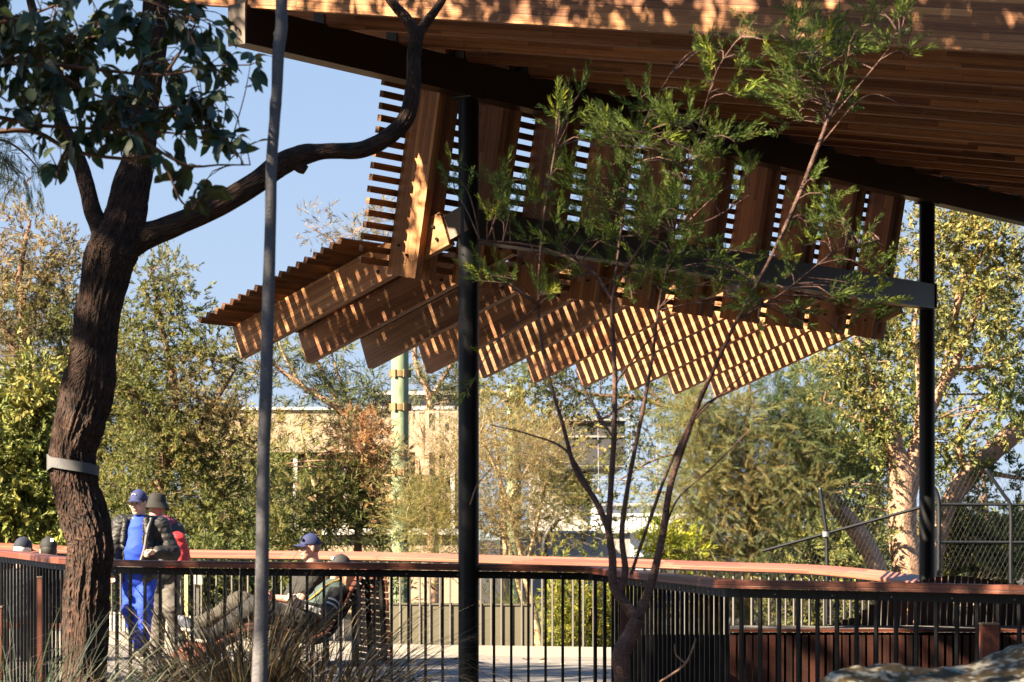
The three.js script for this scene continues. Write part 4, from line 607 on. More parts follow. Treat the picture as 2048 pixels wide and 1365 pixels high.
{
  const Z = 64, o = thing('cottage', 'small grey roofed structure partly hidden by shrubs behind the green pole', 'building', V(at(770, 0, Z + 6).x, -0.5, -Z - 6)); slab('wall', o, std(rgb(0.3, 0.27, 0.27), 0.8), 745, 790, 960, 900, Z + 6, 4); slab('roof', o, std(rgb(0.42, 0.38, 0.38), 0.7), 740, 783, 966, 790, Z + 5.8, 4.6);
}
// high-ropes course: green painted poles, timber palings and a platform
{
  const paint = bk(43, [0.42, 0.475, 0.37], [0.55, 0.60, 0.48], 6, 3, 0.8, 0.002), wrap = std(rgb(0.2, 0.135, 0.06), 0.7), tim = std(rgb(0.38, 0.28, 0.21), 0.8), dark = std(rgb(0.12, 0.09, 0.07), 0.85);
  const pole = (label, px, Z, w, top, bands) => { const b = at(px, 0, Z); b.y = -0.5; const o = thing('rope_course_pole', label, 'pole', b), h = at(px, top, Z).y + 0.5, r = w * Z / F / 2, g = new THREE.CylinderGeometry(r * 0.95, r, h, 28); const uv = g.attributes.uv; for (let i = 0; i < uv.count; i++) uv.setXY(i, uv.getX(i), uv.getY(i) * h); part('pole', g, paint, o).position.y = h / 2;
    for (const y of bands) { const k = part('band', new THREE.CylinderGeometry(r * 1.07, r * 1.07, 0.1, 24), wrap, o); k.position.y = at(px, y, Z).y + 0.5; for (let j = 0; j < 6; j++) { const a = j * 1.05, e = part('lug', box(0.05, 0.13, 0.05), wrap, k); e.position.set(Math.cos(a) * r * 1.08, 0, Math.sin(a) * r * 1.08); e.rotation.y = -a; } } return o; };
  pole('pale green painted pole with yellow bands below the fourth canopy rafter', 800, 42, 36, 690, [748, 815, 945, 1005]);
  pole('shorter pale green pole behind the straw-coloured shrub right of the first post', 1028, 47, 30, 770, [800, 950]);
  const Z = 43, pf = thing('rope_course_platform', 'dark timber platform with pale upright palings beside the green pole', 'platform', V(at(815, 0, Z).x, at(0, 955, Z).y, -Z));
  for (let i = 0; i < 7; i++) slab('plank', pf, dark, 752 + i * 3, 950, 846 + i * 3, 955, Z - 0.7 + i * 0.2, 0.18, V(0, 0, 0)); slab('joist', pf, dark, 772, 955.6, 838, 968, Z - 0.3, 0.12);
  for (let i = 0; i < 6; i++) slab('paling', pf, tim, 810 + i * 20, 822 + i, 818 + i * 20, 958 - i * 2, Z + 0.1 + i * 0.25, 0.06); slab('top_rail', pf, tim, 812, 822, 925, 827, Z + 0.9, 0.06);
  for (let i = 0; i < 6; i++) slab('lower_board', pf, tim, 842 + i * 10, 962 + i * 5, 849 + i * 10, 985 + i * 5, Z + 0.2 + i * 0.2, 0.05);
  const log = thing('hanging_log', 'short horizontal timber log fixed beside the shorter green pole', 'log', at(985, 787, 46)); part('log', limb([[V(-0.24, 0.02, 0), 0.055], [V(0.26, -0.02, 0), 0.05]], { rad: 10, step: 0.1 }), wrap, log);
  const wires = thing('rope_course_wire', 'thin ropes of the climbing course strung behind the sapling', 'rope', at(1270, 960, 46)), rp = std(rgb(0.3, 0.28, 0.27), 0.8);
  for (const [x0, y0, x1, y1] of [[1040, 868, 1400, 880], [1030, 930, 1410, 936], [1180, 960, 1400, 962], [1180, 984, 1400, 990], [1040, 985, 1200, 988], [1260, 800, 1256, 960], [1266, 800, 1262, 960], [1315, 820, 1314, 1000], [1322, 820, 1320, 1000], [1196, 840, 1198, 990]]) part('rope', rod(at(x0, y0, 46).sub(wires.position), at(x1, y1, 46).sub(wires.position), 0.008, 5), rp, wires);
  for (const [x, y] of [[1196, 984], [1314, 986], [1372, 934]]) { const f = part('foothold', new THREE.SphereGeometry(0.06, 10, 8), std(rgb(0.42, 0.24, 0.14), 0.8), wires); f.position.copy(at(x, y, 46).sub(wires.position)); f.scale.y = 0.7; }
}
// chain-link fence with bent posts
function chainLink(o, c00, c10, c01, c11, cell, name = 'wire_mesh') { // corners: lower left, lower right, upper left, upper right
  const list = [], P = (u, v) => c00.clone().lerp(c10, u).lerp(c01.clone().lerp(c11, u), v), W = c00.distanceTo(c10), H = c00.distanceTo(c01), nu = Math.round(W / cell), nv = Math.round(H / cell), pos = [], idx = [], r = 0.0018;
  for (let i = 0; i < nu; i++) for (const ph of [0, 1]) for (let j = 0; j < nv; j++) { // zigzag wires, each a thin square rod
    const side = (j + ph) % 2, a = P((i + 0.5 * (side + ph)) / nu, j / nv), b = P((i + 0.5 * (1 - side + ph)) / nu, (j + 1) / nv);
    const d = b.clone().sub(a).normalize(), n = V(0, 0, 1).addScaledVector(d, -d.z).normalize(), s = d.clone().cross(n), k = pos.length / 3;
    for (const q of [a, b]) for (const [x, y] of [[1, 0], [-0.5, 0.87], [-0.5, -0.87]]) pos.push(q.x + (n.x * x + s.x * y) * r, q.y + (n.y * x + s.y * y) * r, q.z + (n.z * x + s.z * y) * r);
    for (let m = 0; m < 3; m++) { const e = (m + 1) % 3; idx.push(k + m, k + e, k + m + 3, k + e, k + e + 3, k + m + 3); }
  }
  const g = new THREE.BufferGeometry(); g.setAttribute('position', new THREE.Float32BufferAttribute(pos, 3)); g.setIndex(idx); g.computeVertexNormals(); part(name, g, M.wire, o, 'stuff');
}
M.wire = std(rgb(0.03, 0.03, 0.032), 0.5); M.fencePost = std(rgb(0.008, 0.009, 0.011), 0.5);
{
  const Z = 31.5, o = thing('chain_link_fence', 'black chain-link fence with bent-topped posts right of the second post', 'fence', at(1900, 1140, Z)), P = (x, y, z = Z) => at(x, y, z).sub(o.position), t = (pts, r) => limb(pts.map((p) => [p, r]), { rad: 10, step: 0.05 });
  part('fence_post', t([P(2023, 1250), P(2022, 1120), P(2022, 1020), P(2019, 1005), P(2008, 990), P(1972, 938)], 0.024), M.fencePost, o);
  part('fence_post', t([P(1878, 1250), P(1878, 1100), P(1878, 1010), P(1875, 990), P(1868, 975)], 0.03), M.fencePost, o);
  part('rail', rod(P(1872, 1009), P(2120, 1011), 0.018, 8), M.fencePost, o); part('rail', rod(P(1872, 1085), P(2120, 1086), 0.02, 8), M.fencePost, o);
  chainLink(o, P(1872, 1160), P(2110, 1160), P(1872, 940), P(2110, 940), 0.062);
}
{
  const Z = 31, o = thing('chain_link_fence', 'black chain-link fence stepping down behind the casuarina, left of the second post', 'fence', at(1640, 1100, Z)), P = (x, y, z = Z) => at(x, y, z).sub(o.position), t = (pts, r) => limb(pts.map((p) => [p, r]), { rad: 10, step: 0.05 });
  part('fence_post', t([P(1654, 1250), P(1653, 1072), P(1648, 1030), P(1640, 976)], 0.025), M.fencePost, o); part('rail', rod(P(1525, 1103), P(1840, 1016), 0.02, 8), M.fencePost, o);
  const cl = part('clamp', new THREE.CylinderGeometry(0.045, 0.045, 0.06, 12), std(rgb(0.4, 0.4, 0.4), 0.4, { metalness: 0.6 }), o); cl.position.copy(P(1652, 1069));
  chainLink(o, P(1650, 1250), P(1846, 1200), P(1650, 985), P(1846, 930), 0.06); chainLink(o, P(1530, 1250), P(1650, 1220), P(1530, 1105), P(1650, 1070), 0.06);
}
{
  const Z = 33.5, o = thing('chain_link_fence', 'chain-link fence with a curved black post behind the sapling stems', 'fence', at(1200, 1100, Z)), P = (x, y) => at(x, y, Z).sub(o.position);
  part('fence_post', limb([P(1088, 1180), P(1088, 1105), P(1090, 1080), P(1102, 1055), P(1118, 1036)].map((p) => [p, 0.045]), { rad: 10, step: 0.05 }), M.fencePost, o); part('rail', rod(P(1085, 1113), P(1345, 1120), 0.022, 8), M.fencePost, o);
  chainLink(o, P(1200, 1290), P(1400, 1290), P(1200, 1005), P(1400, 1005), 0.066);
}
M.matt = std(rgb(0.006, 0.005, 0.005), 0.9);
// ------------------------------------------------------------------ curved slatted bench at the right
{
  const s = 286, Z = F / s, o = thing('slatted_bench', 'dark red slatted timber bench with wave-shaped high back at the lower right', 'bench', V(at(1760, 0, Z).x, 0, -Z)), R = rng(61), tones = [0, 1, 2].map((k) => { const m = M.redslat.clone(); m.color = rgb(0.24 - k * 0.05, 0.165 - k * 0.035, 0.145 - k * 0.03); return m; });
  const top = (x) => x < 1690 ? lerp(1254, 1240, (x - 1660) / 30) : x < 1800 ? lerp(1240, 1176, smooth(0, 1, (x - 1690) / 110)) : x < 1900 ? lerp(1176, 1152, Math.sin((x - 1800) / 100 * Math.PI / 2)) : lerp(1152, 1176, smooth(0, 1, (x - 1900) / 200));
  const variants = {};
  for (let x = 1664, i = 0; x < 2120; x += 13.2, i++) { const h = (1256 - top(x)) / s, g = plank(Math.max(0.02, h), 0.037, 0.03, R); g.rotateZ(Math.PI / 2); const b = part('back_slat', g, tones[Math.floor(R() * 3)], o); const p = at(x, (1256 + top(x)) / 2, Z + 0.15).sub(o.position); b.position.copy(p); b.rotation.x = -0.12; b.rotation.z = -0.06; }
  const seat = slabP(o, 'seat_board'); 
  function slabP() { for (let k = 0; k < 7; k++) { const a = at(1462, 1254, Z - 0.62 + k * 0.1), c = at(2120, 1254, Z - 0.62 + k * 0.1), b = part('seat_board', plank(c.x - a.x, 0.02, 0.094, R), k < 1 ? M.redslat : M.deck, o); b.position.set((a.x + c.x) / 2, EYE - (1255 - HOR) / s, a.z).sub(o.position); } }
  const yS = EYE - (1255 - HOR) / s - 0.03;
  for (let x = 1466, i = 0; x < 2120; x += 16 + (R() - 0.5) * 2, i++) { const g = plank(0.45, 0.036 + R() * 0.004, 0.03, R); g.rotateZ(Math.PI / 2); const b = part('front_slat', g, tones[Math.floor(R() * 3)], o); b.position.set(at(x, 0, Z - 0.66).x, yS - 0.225, -Z + 0.66).sub(o.position); }
  const inner = part('frame', box(2.4, 0.5, 0.05), M.matt, o); inner.position.set(at(1790, 0, Z).x, yS - 0.24, -Z + 0.5).sub(o.position);
  const endP = part('end_panel', box(0.8, 0.5, 0.04), M.matt, o); endP.position.set(at(1352, 0, Z).x, yS - 0.26, -Z + 0.35).sub(o.position);
}
{ // bollards of red timber
  const tim = M.redslat.clone(); tim.color = rgb(0.5, 0.36, 0.3);
  const bollard = (label, px, py, w, Z, name = 'timber_bollard') => { const a = at(px, py, Z), o = thing(name, label, 'bollard', V(a.x, -0.5, a.z)), h = a.y + 0.5, wm = w * Z / F, g = plank(h, wm, wm, rng(px)); g.rotateZ(Math.PI / 2); part('post', g, tim, o).position.y = h / 2; part('cap', box(wm + 0.006, 0.008, wm + 0.006), M.weathered, o).position.y = h + 0.004; return o; };
  bollard('stout brown timber post standing before the slatted bench at lower right', 1979, 1250, 34, 11.6); bollard('slim red timber post standing before the left balusters', 79, 1156, 9, 14.8); bollard('slim red timber post half hidden behind the fork of the sapling', 1248, 1200, 14, 14.2); bollard('red timber post at the left edge among dark grass', -6, 1216, 20, 13);
}
{ // switch box and yellow marker post at the far railing
  const Z = 27.6, o = thing('control_box', 'small grey control box on a post at the far railing behind the walkers', 'box', V(at(395, 0, Z).x, 0, -Z)); const b = part('housing', box(0.11, 0.13, 0.08), std(rgb(0.3, 0.29, 0.27), 0.5), o); b.position.y = at(0, 1158, Z).y; part('face_plate', box(0.03, 0.12, 0.01), M.white, o).position.set(-0.03, b.position.y, 0.046); part('stem', box(0.03, b.position.y - 0.06, 0.03), M.greyMetal, o).position.y = (b.position.y - 0.07) / 2;
  const y = thing('marker_post', 'pale yellow upright post at the far railing beside the grey control box', 'post', V(at(372, 0, Z + 0.1).x, 0, -Z - 0.1)); part('post', box(0.035, 0.92, 0.035), std(rgb(0.72, 0.52, 0.24), 0.6), y).position.y = 0.46;
}
// ------------------------------------------------------------------ lichen-covered boulder, grasses
{
  const Z = 9, c = at(1900, 1500, Z), s = F / Z, o = thing('boulder', 'brown boulder blotched with pale lichen in the lower right corner', 'rock', c);
  const lobes = [[at(2190, 1500, Z), 0.62, 0.40, 0.6], [at(2060, 1450, Z + 0.1), 0.32, 0.245, 0.4], [at(1800, 1440, Z), 0.26, 0.205, 0.34], [at(1700, 1450, Z - 0.1), 0.17, 0.2, 0.25], [at(1960, 1530, Z - 0.1), 0.5, 0.3, 0.45]].map(([p, ...r]) => [p.sub(c), ...r]);
  const f = (x, y, z) => { let d = 9; for (const [p, a, b, e] of lobes) { const q = Math.hypot((x - p.x) / a, (y - p.y) / b, (z - p.z) / e), v = (q - 1) * Math.min(a, b, e), h = Math.max(0.09 - Math.abs(d - v), 0) / 0.09; d = Math.min(d, v) - h * h * 0.0225; } return d - 0.028 * fbm(x * 4, y * 4, z * 4, 2) - 0.011 * fbm(x * 17, y * 17, z * 17, 4); };
  const col = (x, y, z) => { const n = fbm(x * 7, y * 7, z * 7, 3), m = fbm(x * 30 + 7, y * 30, z * 30, 3), l = smooth(0.12, 0.24, m + n * 0.35), k = 0.75 + 0.4 * fbm(x * 60, y * 60, z * 60, 2), y2 = smooth(0.1, 0.4, fbm(x * 9 + 3, y * 9, z * 9 + 2, 2)); return [lerp(lerp(0.085, 0.12, y2), 0.42, l) * k, lerp(lerp(0.058, 0.075, y2), 0.39, l) * k, lerp(lerp(0.03, 0.026, y2), 0.31, l) * k]; };
  part('stone', netMesh(f, [-0.75, -0.42, -0.75], [1.0, 0.5, 0.75], 0.0135, col), std(0xffffff, 0.95, { vertexColors: true }), o);
}
function grassClump(name, label, px, Z, baseY, seed, { n, len, spread, lean = 0.5, col, w = 0.006, stiff = 0.5, bias = 0 }) {
  const R = rng(seed), b = at(px, 0, Z); b.y = baseY; const o = thing(name, label, 'grass', b), pos = [], col4 = [], idx = [];
  for (let i = 0; i < n; i++) {
    const a = R() * 6.283, L = len * (0.45 + R() * 0.6), r0 = spread * Math.sqrt(R()), x0 = Math.cos(a) * r0, z0 = Math.sin(a) * r0 * 0.6, az = a + (R() - 0.5) * 1.5, tilt = lean * (0.15 + R()), bend = (1 - stiff) * (0.4 + R() * 1.4), k = 7, c = tint(col[Math.floor(R() * col.length)], R, 0.3, 0.12), ww = w * (0.6 + R() * 0.7), dx = Math.cos(az) + bias, dz = Math.sin(az), tw = R() * 3;
    let x = x0, y = 0, z = z0, th = tilt; const st = pos.length / 3;
    for (let j = 0; j <= k; j++) { const t = j / k, hw = ww * (1 - t * t) * 0.5 + 0.0006; pos.push(x - Math.cos(tw) * hw, y, z - Math.sin(tw) * hw, x + Math.cos(tw) * hw, y, z + Math.sin(tw) * hw); col4.push(c.r, c.g, c.b, c.r, c.g, c.b); th += bend * (0.12 + t * 0.5); x += Math.sin(th) * dx * L / k; z += Math.sin(th) * dz * L / k; y += Math.cos(th) * L / k; }
    for (let j = 0; j < k; j++) { const e = st + j * 2; idx.push(e, e + 1, e + 2, e + 1, e + 3, e + 2); }
  }
  const g = new THREE.BufferGeometry(); g.setAttribute('position', new THREE.Float32BufferAttribute(pos, 3)); g.setAttribute('color', new THREE.Float32BufferAttribute(col4, 3)); g.setIndex(idx); g.computeVertexNormals();
  part('blades', g, M.blade, o, 'stuff'); return o;
}
M.blade = new THREE.MeshPhysicalMaterial({ color: 0xffffff, vertexColors: true, roughness: 0.6, transmission: 0.2, thickness: 0, side: THREE.DoubleSide });
const DRY = [[0.15, 0.105, 0.055], [0.09, 0.065, 0.035], [0.20, 0.145, 0.08], [0.06, 0.055, 0.022]], GREEN = [[0.018, 0.034, 0.010], [0.028, 0.045, 0.013], [0.012, 0.022, 0.009], [0.07, 0.06, 0.03]];
grassClump('dry_grass_clump', 'tall dry tan grass clump left of the slender grey trunk', 445, 14.5, 0.05, 201, { n: 900, len: 1.3, spread: 0.27, w: 0.009, col: DRY, stiff: 0.35, lean: 0.6 });
grassClump('dry_grass_clump', 'tall dry tan grass clump right of the slender grey trunk, before the lounger', 630, 14.2, 0.05, 202, { n: 900, len: 1.2, spread: 0.3, w: 0.009, col: DRY, stiff: 0.35, lean: 0.65, bias: 0.15 });
grassClump('dry_grass_clump', 'dense upright dry grass tuft directly left of the slender grey trunk', 500, 13.8, 0.0, 203, { n: 420, len: 1.1, spread: 0.12, w: 0.009, col: DRY, stiff: 0.75, lean: 0.2 });
grassClump('green_grass_clump', 'dark green strappy grass clump in the lower left corner', 20, 11.5, 0.05, 204, { n: 700, len: 1.08, spread: 0.32, col: GREEN, stiff: 0.55, lean: 0.5, w: 0.008 });
grassClump('green_grass_clump', 'dark green strappy grass clump at the foot of the dark leaning tree', 120, 11.2, 0.05, 205, { n: 420, len: 0.8, spread: 0.28, col: GREEN, stiff: 0.5, lean: 0.6, w: 0.008 });
grassClump('green_grass_clump', 'low sparse grass tuft right of the dark tree base', 290, 12.2, 0.1, 206, { n: 120, len: 0.7, spread: 0.2, col: DRY.concat(GREEN), stiff: 0.4, lean: 0.7 });
grassClump('dry_reed_clump', 'fine straw-coloured seedheads behind the second post at the far railing', 1905, 27, 0.5, 207, { n: 120, len: 0.45, spread: 0.35, col: [[0.4, 0.3, 0.2], [0.3, 0.2, 0.13]], stiff: 0.5, lean: 0.6, w: 0.005 });

{ // a few dry leaves on the boards
  const o = thing('fallen_leaves', 'scattered dry leaves lying on the deck near the far kerb', 'leaves', V(0, 0.004, -25)); o.userData.kind = 'stuff'; const R = rng(333), l = shade(new THREE.InstancedMesh(leaf(0.11, 0.035, 0.3, 0.3), std(rgb(0.45, 0.30, 0.17), 0.8, { side: THREE.DoubleSide }), 40)), m = new THREE.Matrix4();
  for (let i = 0; i < 40; i++) { const x = -1.9 + R() * 4.6, z = -24.6 - R() * 1.1 + Math.max(0, x) * 0.3; l.setMatrixAt(i, m.compose(V(x, 0.012, z + 25), new THREE.Quaternion().setFromEuler(new THREE.Euler((R() - 0.5) * 0.6, R() * 6, (R() - 0.5) * 0.9)), V(1, 1, 1).multiplyScalar(0.6 + R() * 0.7))); } l.name = 'leaf'; l.userData.kind = 'stuff'; o.add(l);
}

// ------------------------------------------------------------------ people and the lounger
const SKIN = (r, g, b) => std(0xffffff, 0.55, { vertexColors: true });
const smin = (a, b, k) => { const h = Math.max(k - Math.abs(a - b), 0) / k; return Math.min(a, b) - h * h * k * 0.25; };
const cone = (x, y, z, [a, b, r1, r2]) => { const bx = b[0] - a[0], by = b[1] - a[1], bz = b[2] - a[2], px = x - a[0], py = y - a[1], pz = z - a[2], t = clamp((px * bx + py * by + pz * bz) / (bx * bx + by * by + bz * bz + 1e-9)); return Math.hypot(px - bx * t, py - by * t, pz - bz * t) - (r1 + (r2 - r1) * t); };
const ell = (x, y, z, c, r) => { const q = Math.hypot((x - c[0]) / r[0], (y - c[1]) / r[1], (z - c[2]) / r[2]); return (q - 1) * Math.min(r[0], r[1], r[2]); };
function bounds(cones, pad) { const lo = [9, 9, 9], hi = [-9, -9, -9]; for (const [a, b, r1, r2] of cones) for (const [p, r] of [[a, r1], [b, r2]]) for (let k = 0; k < 3; k++) { lo[k] = Math.min(lo[k], p[k] - r - pad); hi[k] = Math.max(hi[k], p[k] + r + pad); } return [lo, hi]; }
// a soft body of tapered limbs; extra(x,y,z,d) may carve or ruffle it
function soft(cones, cell = 0.013, k = 0.05, extra, color) {
  const [lo, hi] = bounds(cones, 0.05);
  return netMesh((x, y, z) => { let d = 9; for (const c of cones) d = smin(d, cone(x, y, z, c), k); return extra ? extra(x, y, z, d) : d; }, lo, hi, cell, color);
}
const smoothBox = (x, y, z, c, h) => Math.max(Math.abs(x - c[0]) - h[0], Math.abs(y - c[1]) - h[1], Math.abs(z - c[2]) - h[2]);
// head in its own axes: +z looks ahead, origin between the ears
function headGeo(skin, { old = 0, beard = 0 } = {}) {
  const f = (x, y, z) => {
    let d = ell(x, y, z, [0, 0.03, -0.012], [0.076, 0.098, 0.095]); const ax = Math.abs(x);
    d = smin(d, ell(x, y, z, [0, -0.05, 0.03], [0.056, 0.066, 0.058]), 0.04); d = smin(d, ell(x, y, z, [0, -0.098, 0.062], [0.022, 0.016, 0.02]), 0.025);
    d = smin(d, cone(x, y, z, [[-0.03, 0.022, 0.07], [0.03, 0.022, 0.07], 0.013, 0.013]), 0.02); d = smin(d, ell(ax, y, z, [0.042, -0.022, 0.058], [0.022, 0.02, 0.02]), 0.02);
    d = smin(d, cone(x, y, z, [[0, 0.012, 0.084], [0, -0.026, 0.104], 0.008, 0.0125]), 0.012); d = smin(d, ell(ax, y, z, [0.012, -0.032, 0.092], [0.009, 0.007, 0.009]), 0.006);
    d = -smin(-d, ell(ax, y, z, [0.031, 0.002, 0.094], [0.017, 0.011, 0.014]), 0.008); d = smin(d, ell(ax, y, z, [0.031, 0.002, 0.078], [0.0125, 0.0125, 0.0125]), 0.003);
    d = smin(d, ell(x, y, z, [0, -0.058, 0.087], [0.024, 0.006, 0.01]), 0.006); d = smin(d, ell(x, y, z, [0, -0.069, 0.085], [0.02, 0.007, 0.01]), 0.006);
    d = smin(d, ell(ax, y, z, [0.08, -0.005, -0.008], [0.009, 0.032, 0.02]), 0.008);
    return smin(d, cone(x, y, z, [[0, -0.06, -0.03], [0, -0.17, -0.05], 0.052, 0.056]), 0.03);
  };
  const col = (x, y, z) => {
    const ax = Math.abs(x); let c = skin.slice();
    if (z > 0.07 && Math.hypot(ax - 0.031, (y - 0.002) * 1.6) < 0.013) c = [0.05, 0.035, 0.03];
    if (z > 0.06 && Math.abs(y - 0.026) < 0.006 && ax > 0.012 && ax < 0.05) c = [0.06, 0.045, 0.035];
    if (z > 0.07 && y < -0.05 && y > -0.078 && ax < 0.026) c = [skin[0] * 0.85, skin[1] * 0.55, skin[2] * 0.55];
    if (beard && z > -0.02 && y < -0.055 && y > -0.12) c = c.map((v, i) => lerp(v, [0.3, 0.24, 0.21][i], 0.35));
    return c;
  };
  return netMesh(f, [-0.1, -0.19, -0.125], [0.1, 0.14, 0.13], 0.0062, col);
}
function handGeo(skin, { curl = 1.1, side = 1 } = {}) { // palm down the -y axis from the wrist at the origin; fingers curl towards +z
  const cs = [[[0, 0.01, 0], [0, -0.03, 0.002], 0.026, 0.03], [[-0.022, -0.03, 0], [-0.028, -0.082, 0.004], 0.016, 0.013], [[0.02, -0.03, 0], [0.026, -0.078, 0.004], 0.017, 0.013], [[-0.005, -0.03, 0], [0, -0.085, 0], 0.017, 0.014]];
  const fingers = [[-0.03, 0.062], [-0.011, 0.072], [0.009, 0.068], [0.028, 0.053]], out = [];
  for (const [x, L] of fingers) { let p = [x, -0.082, 0.002], a = 0.15; for (const s of [0.45, 0.32, 0.23]) { a += curl * (0.45 + s * 0.8); const q = [p[0] * 1.0, p[1] - Math.cos(a) * L * s, p[2] + Math.sin(a) * L * s]; out.push([p, q, 0.0092, 0.0082]); p = q; } }
  const t0 = [-0.026 * side, -0.028, 0.008], t1 = [-0.046 * side, -0.055, 0.024], t2 = [-0.036 * side, -0.078, 0.04]; out.push([t0, t1, 0.013, 0.0105], [t1, t2, 0.0105, 0.009]);
  const [lo, hi] = bounds([...cs, ...out], 0.012);
  return netMesh((x, y, z) => { let d = 9; for (const c of cs) d = smin(d, cone(x, y, z, c), 0.015); let e = 9; for (const c of out) e = Math.min(e, cone(x, y, z, c)); return smin(d, e, 0.006); }, lo, hi, 0.0052, () => skin);
}
const put = (g, pos, rot = [0, 0, 0], s = 1) => { const m = new THREE.Matrix4().compose(V(...pos), new THREE.Quaternion().setFromEuler(new THREE.Euler(...rot, 'YXZ')), V(s, s, s)); return g.clone().applyMatrix4(m); };
const aim = (g, from, to, roll = 0) => { // -y axis from wrist towards the fingers
  const d = V(...to).sub(V(...from)).normalize(), q = new THREE.Quaternion().setFromUnitVectors(V(0, -1, 0), d).multiply(new THREE.Quaternion().setFromAxisAngle(V(0, 1, 0), roll)); return g.clone().applyMatrix4(new THREE.Matrix4().compose(V(...from), q, V(1, 1, 1))); };
const cloth = (c, rough = 0.85, o = {}) => new THREE.MeshPhysicalMaterial({ color: rgb(...c), roughness: rough, sheen: 0.3, sheenRoughness: 0.6, sheenColor: rgb(...c), ...o });
const creaseNoise = (x, y, z, a, f = 9) => a * (1 - Math.abs(noise(x * f, y * f * 1.4, z * f)) * 2.4);
// baseball cap in head axes
function capGeo(brim = 1) {
  const f = (x, y, z) => { let d = Math.max(ell(x, y, z, [0, 0.04, -0.012], [0.088, 0.108, 0.107]), 0.038 + z * 0.06 - y); const bz = z - 0.075, rr = Math.hypot(x / 0.078, bz / 0.092); if (brim) d = smin(d, Math.max((rr - 1) * 0.075, Math.abs(y - (0.047 - x * x * 4.5 - Math.max(0, bz) * 0.18)) - 0.004, -bz - 0.03), 0.006); return smin(d, ell(x, y, z, [0, 0.15, -0.012], [0.009, 0.006, 0.009]), 0.004); };
  return netMesh(f, [-0.105, -0.01, -0.135], [0.105, 0.165, 0.19], 0.0058);
}
function person(name, label, pos, turn, { skin, bones, head, headRot, hands = [], cell = 0.014, faceOpt }) {
  const o = thing(name, label, 'person', pos, turn), col = () => skin;
  const geos = [soft(bones, cell, 0.05, null, col), put(headGeo(skin, faceOpt), head, headRot), ...hands.map(([from, to, roll, opt]) => aim(handGeo(skin, opt), from, to, roll))];
  const g = mergeGeometries(geos.map((k) => { k.deleteAttribute('uv'); return k; })); part('body', g, SKIN(), o); o.userData.head = undefined; delete o.userData.head; return o;
}
const headPart = (name, g, m, o, head, rot) => part(name, put(g, head, rot), m, o);
function shoe(o, heel, toe, m, sole) { const g = soft([[heel, [lerp(heel[0], toe[0], 0.5), lerp(heel[1], toe[1], 0.5) + 0.02, lerp(heel[2], toe[2], 0.5)], 0.045, 0.046], [[lerp(heel[0], toe[0], 0.5), lerp(heel[1], toe[1], 0.5), lerp(heel[2], toe[2], 0.5)], toe, 0.044, 0.036]], 0.01, 0.03); const s = part('shoe', g, m, o); const a = V(...heel), b = V(...toe), c = part('sole', box(0.085, 0.022, a.distanceTo(b) + 0.08), sole, s); c.position.copy(a).lerp(b, 0.5).add(V(0, -0.04, 0)); c.lookAt(V(c.position.x + b.x - a.x, c.position.y + b.y - a.y, c.position.z + b.z - a.z)); return s; }
M.stripe = cloth([0.3, 0.29, 0.28], 0.8);
const LIGHTSKIN = [0.52, 0.33, 0.24], PALE = [0.60, 0.40, 0.31], RUDDY = [0.48, 0.26, 0.19];
const BLACKC = cloth([0.016, 0.015, 0.015], 0.6), NAVY = cloth([0.02, 0.028, 0.10], 0.8), WHITEC = cloth([0.75, 0.74, 0.72], 0.8), SOLE = std(rgb(0.6, 0.57, 0.5), 0.7), DARKSHOE = cloth([0.05, 0.045, 0.04], 0.7);
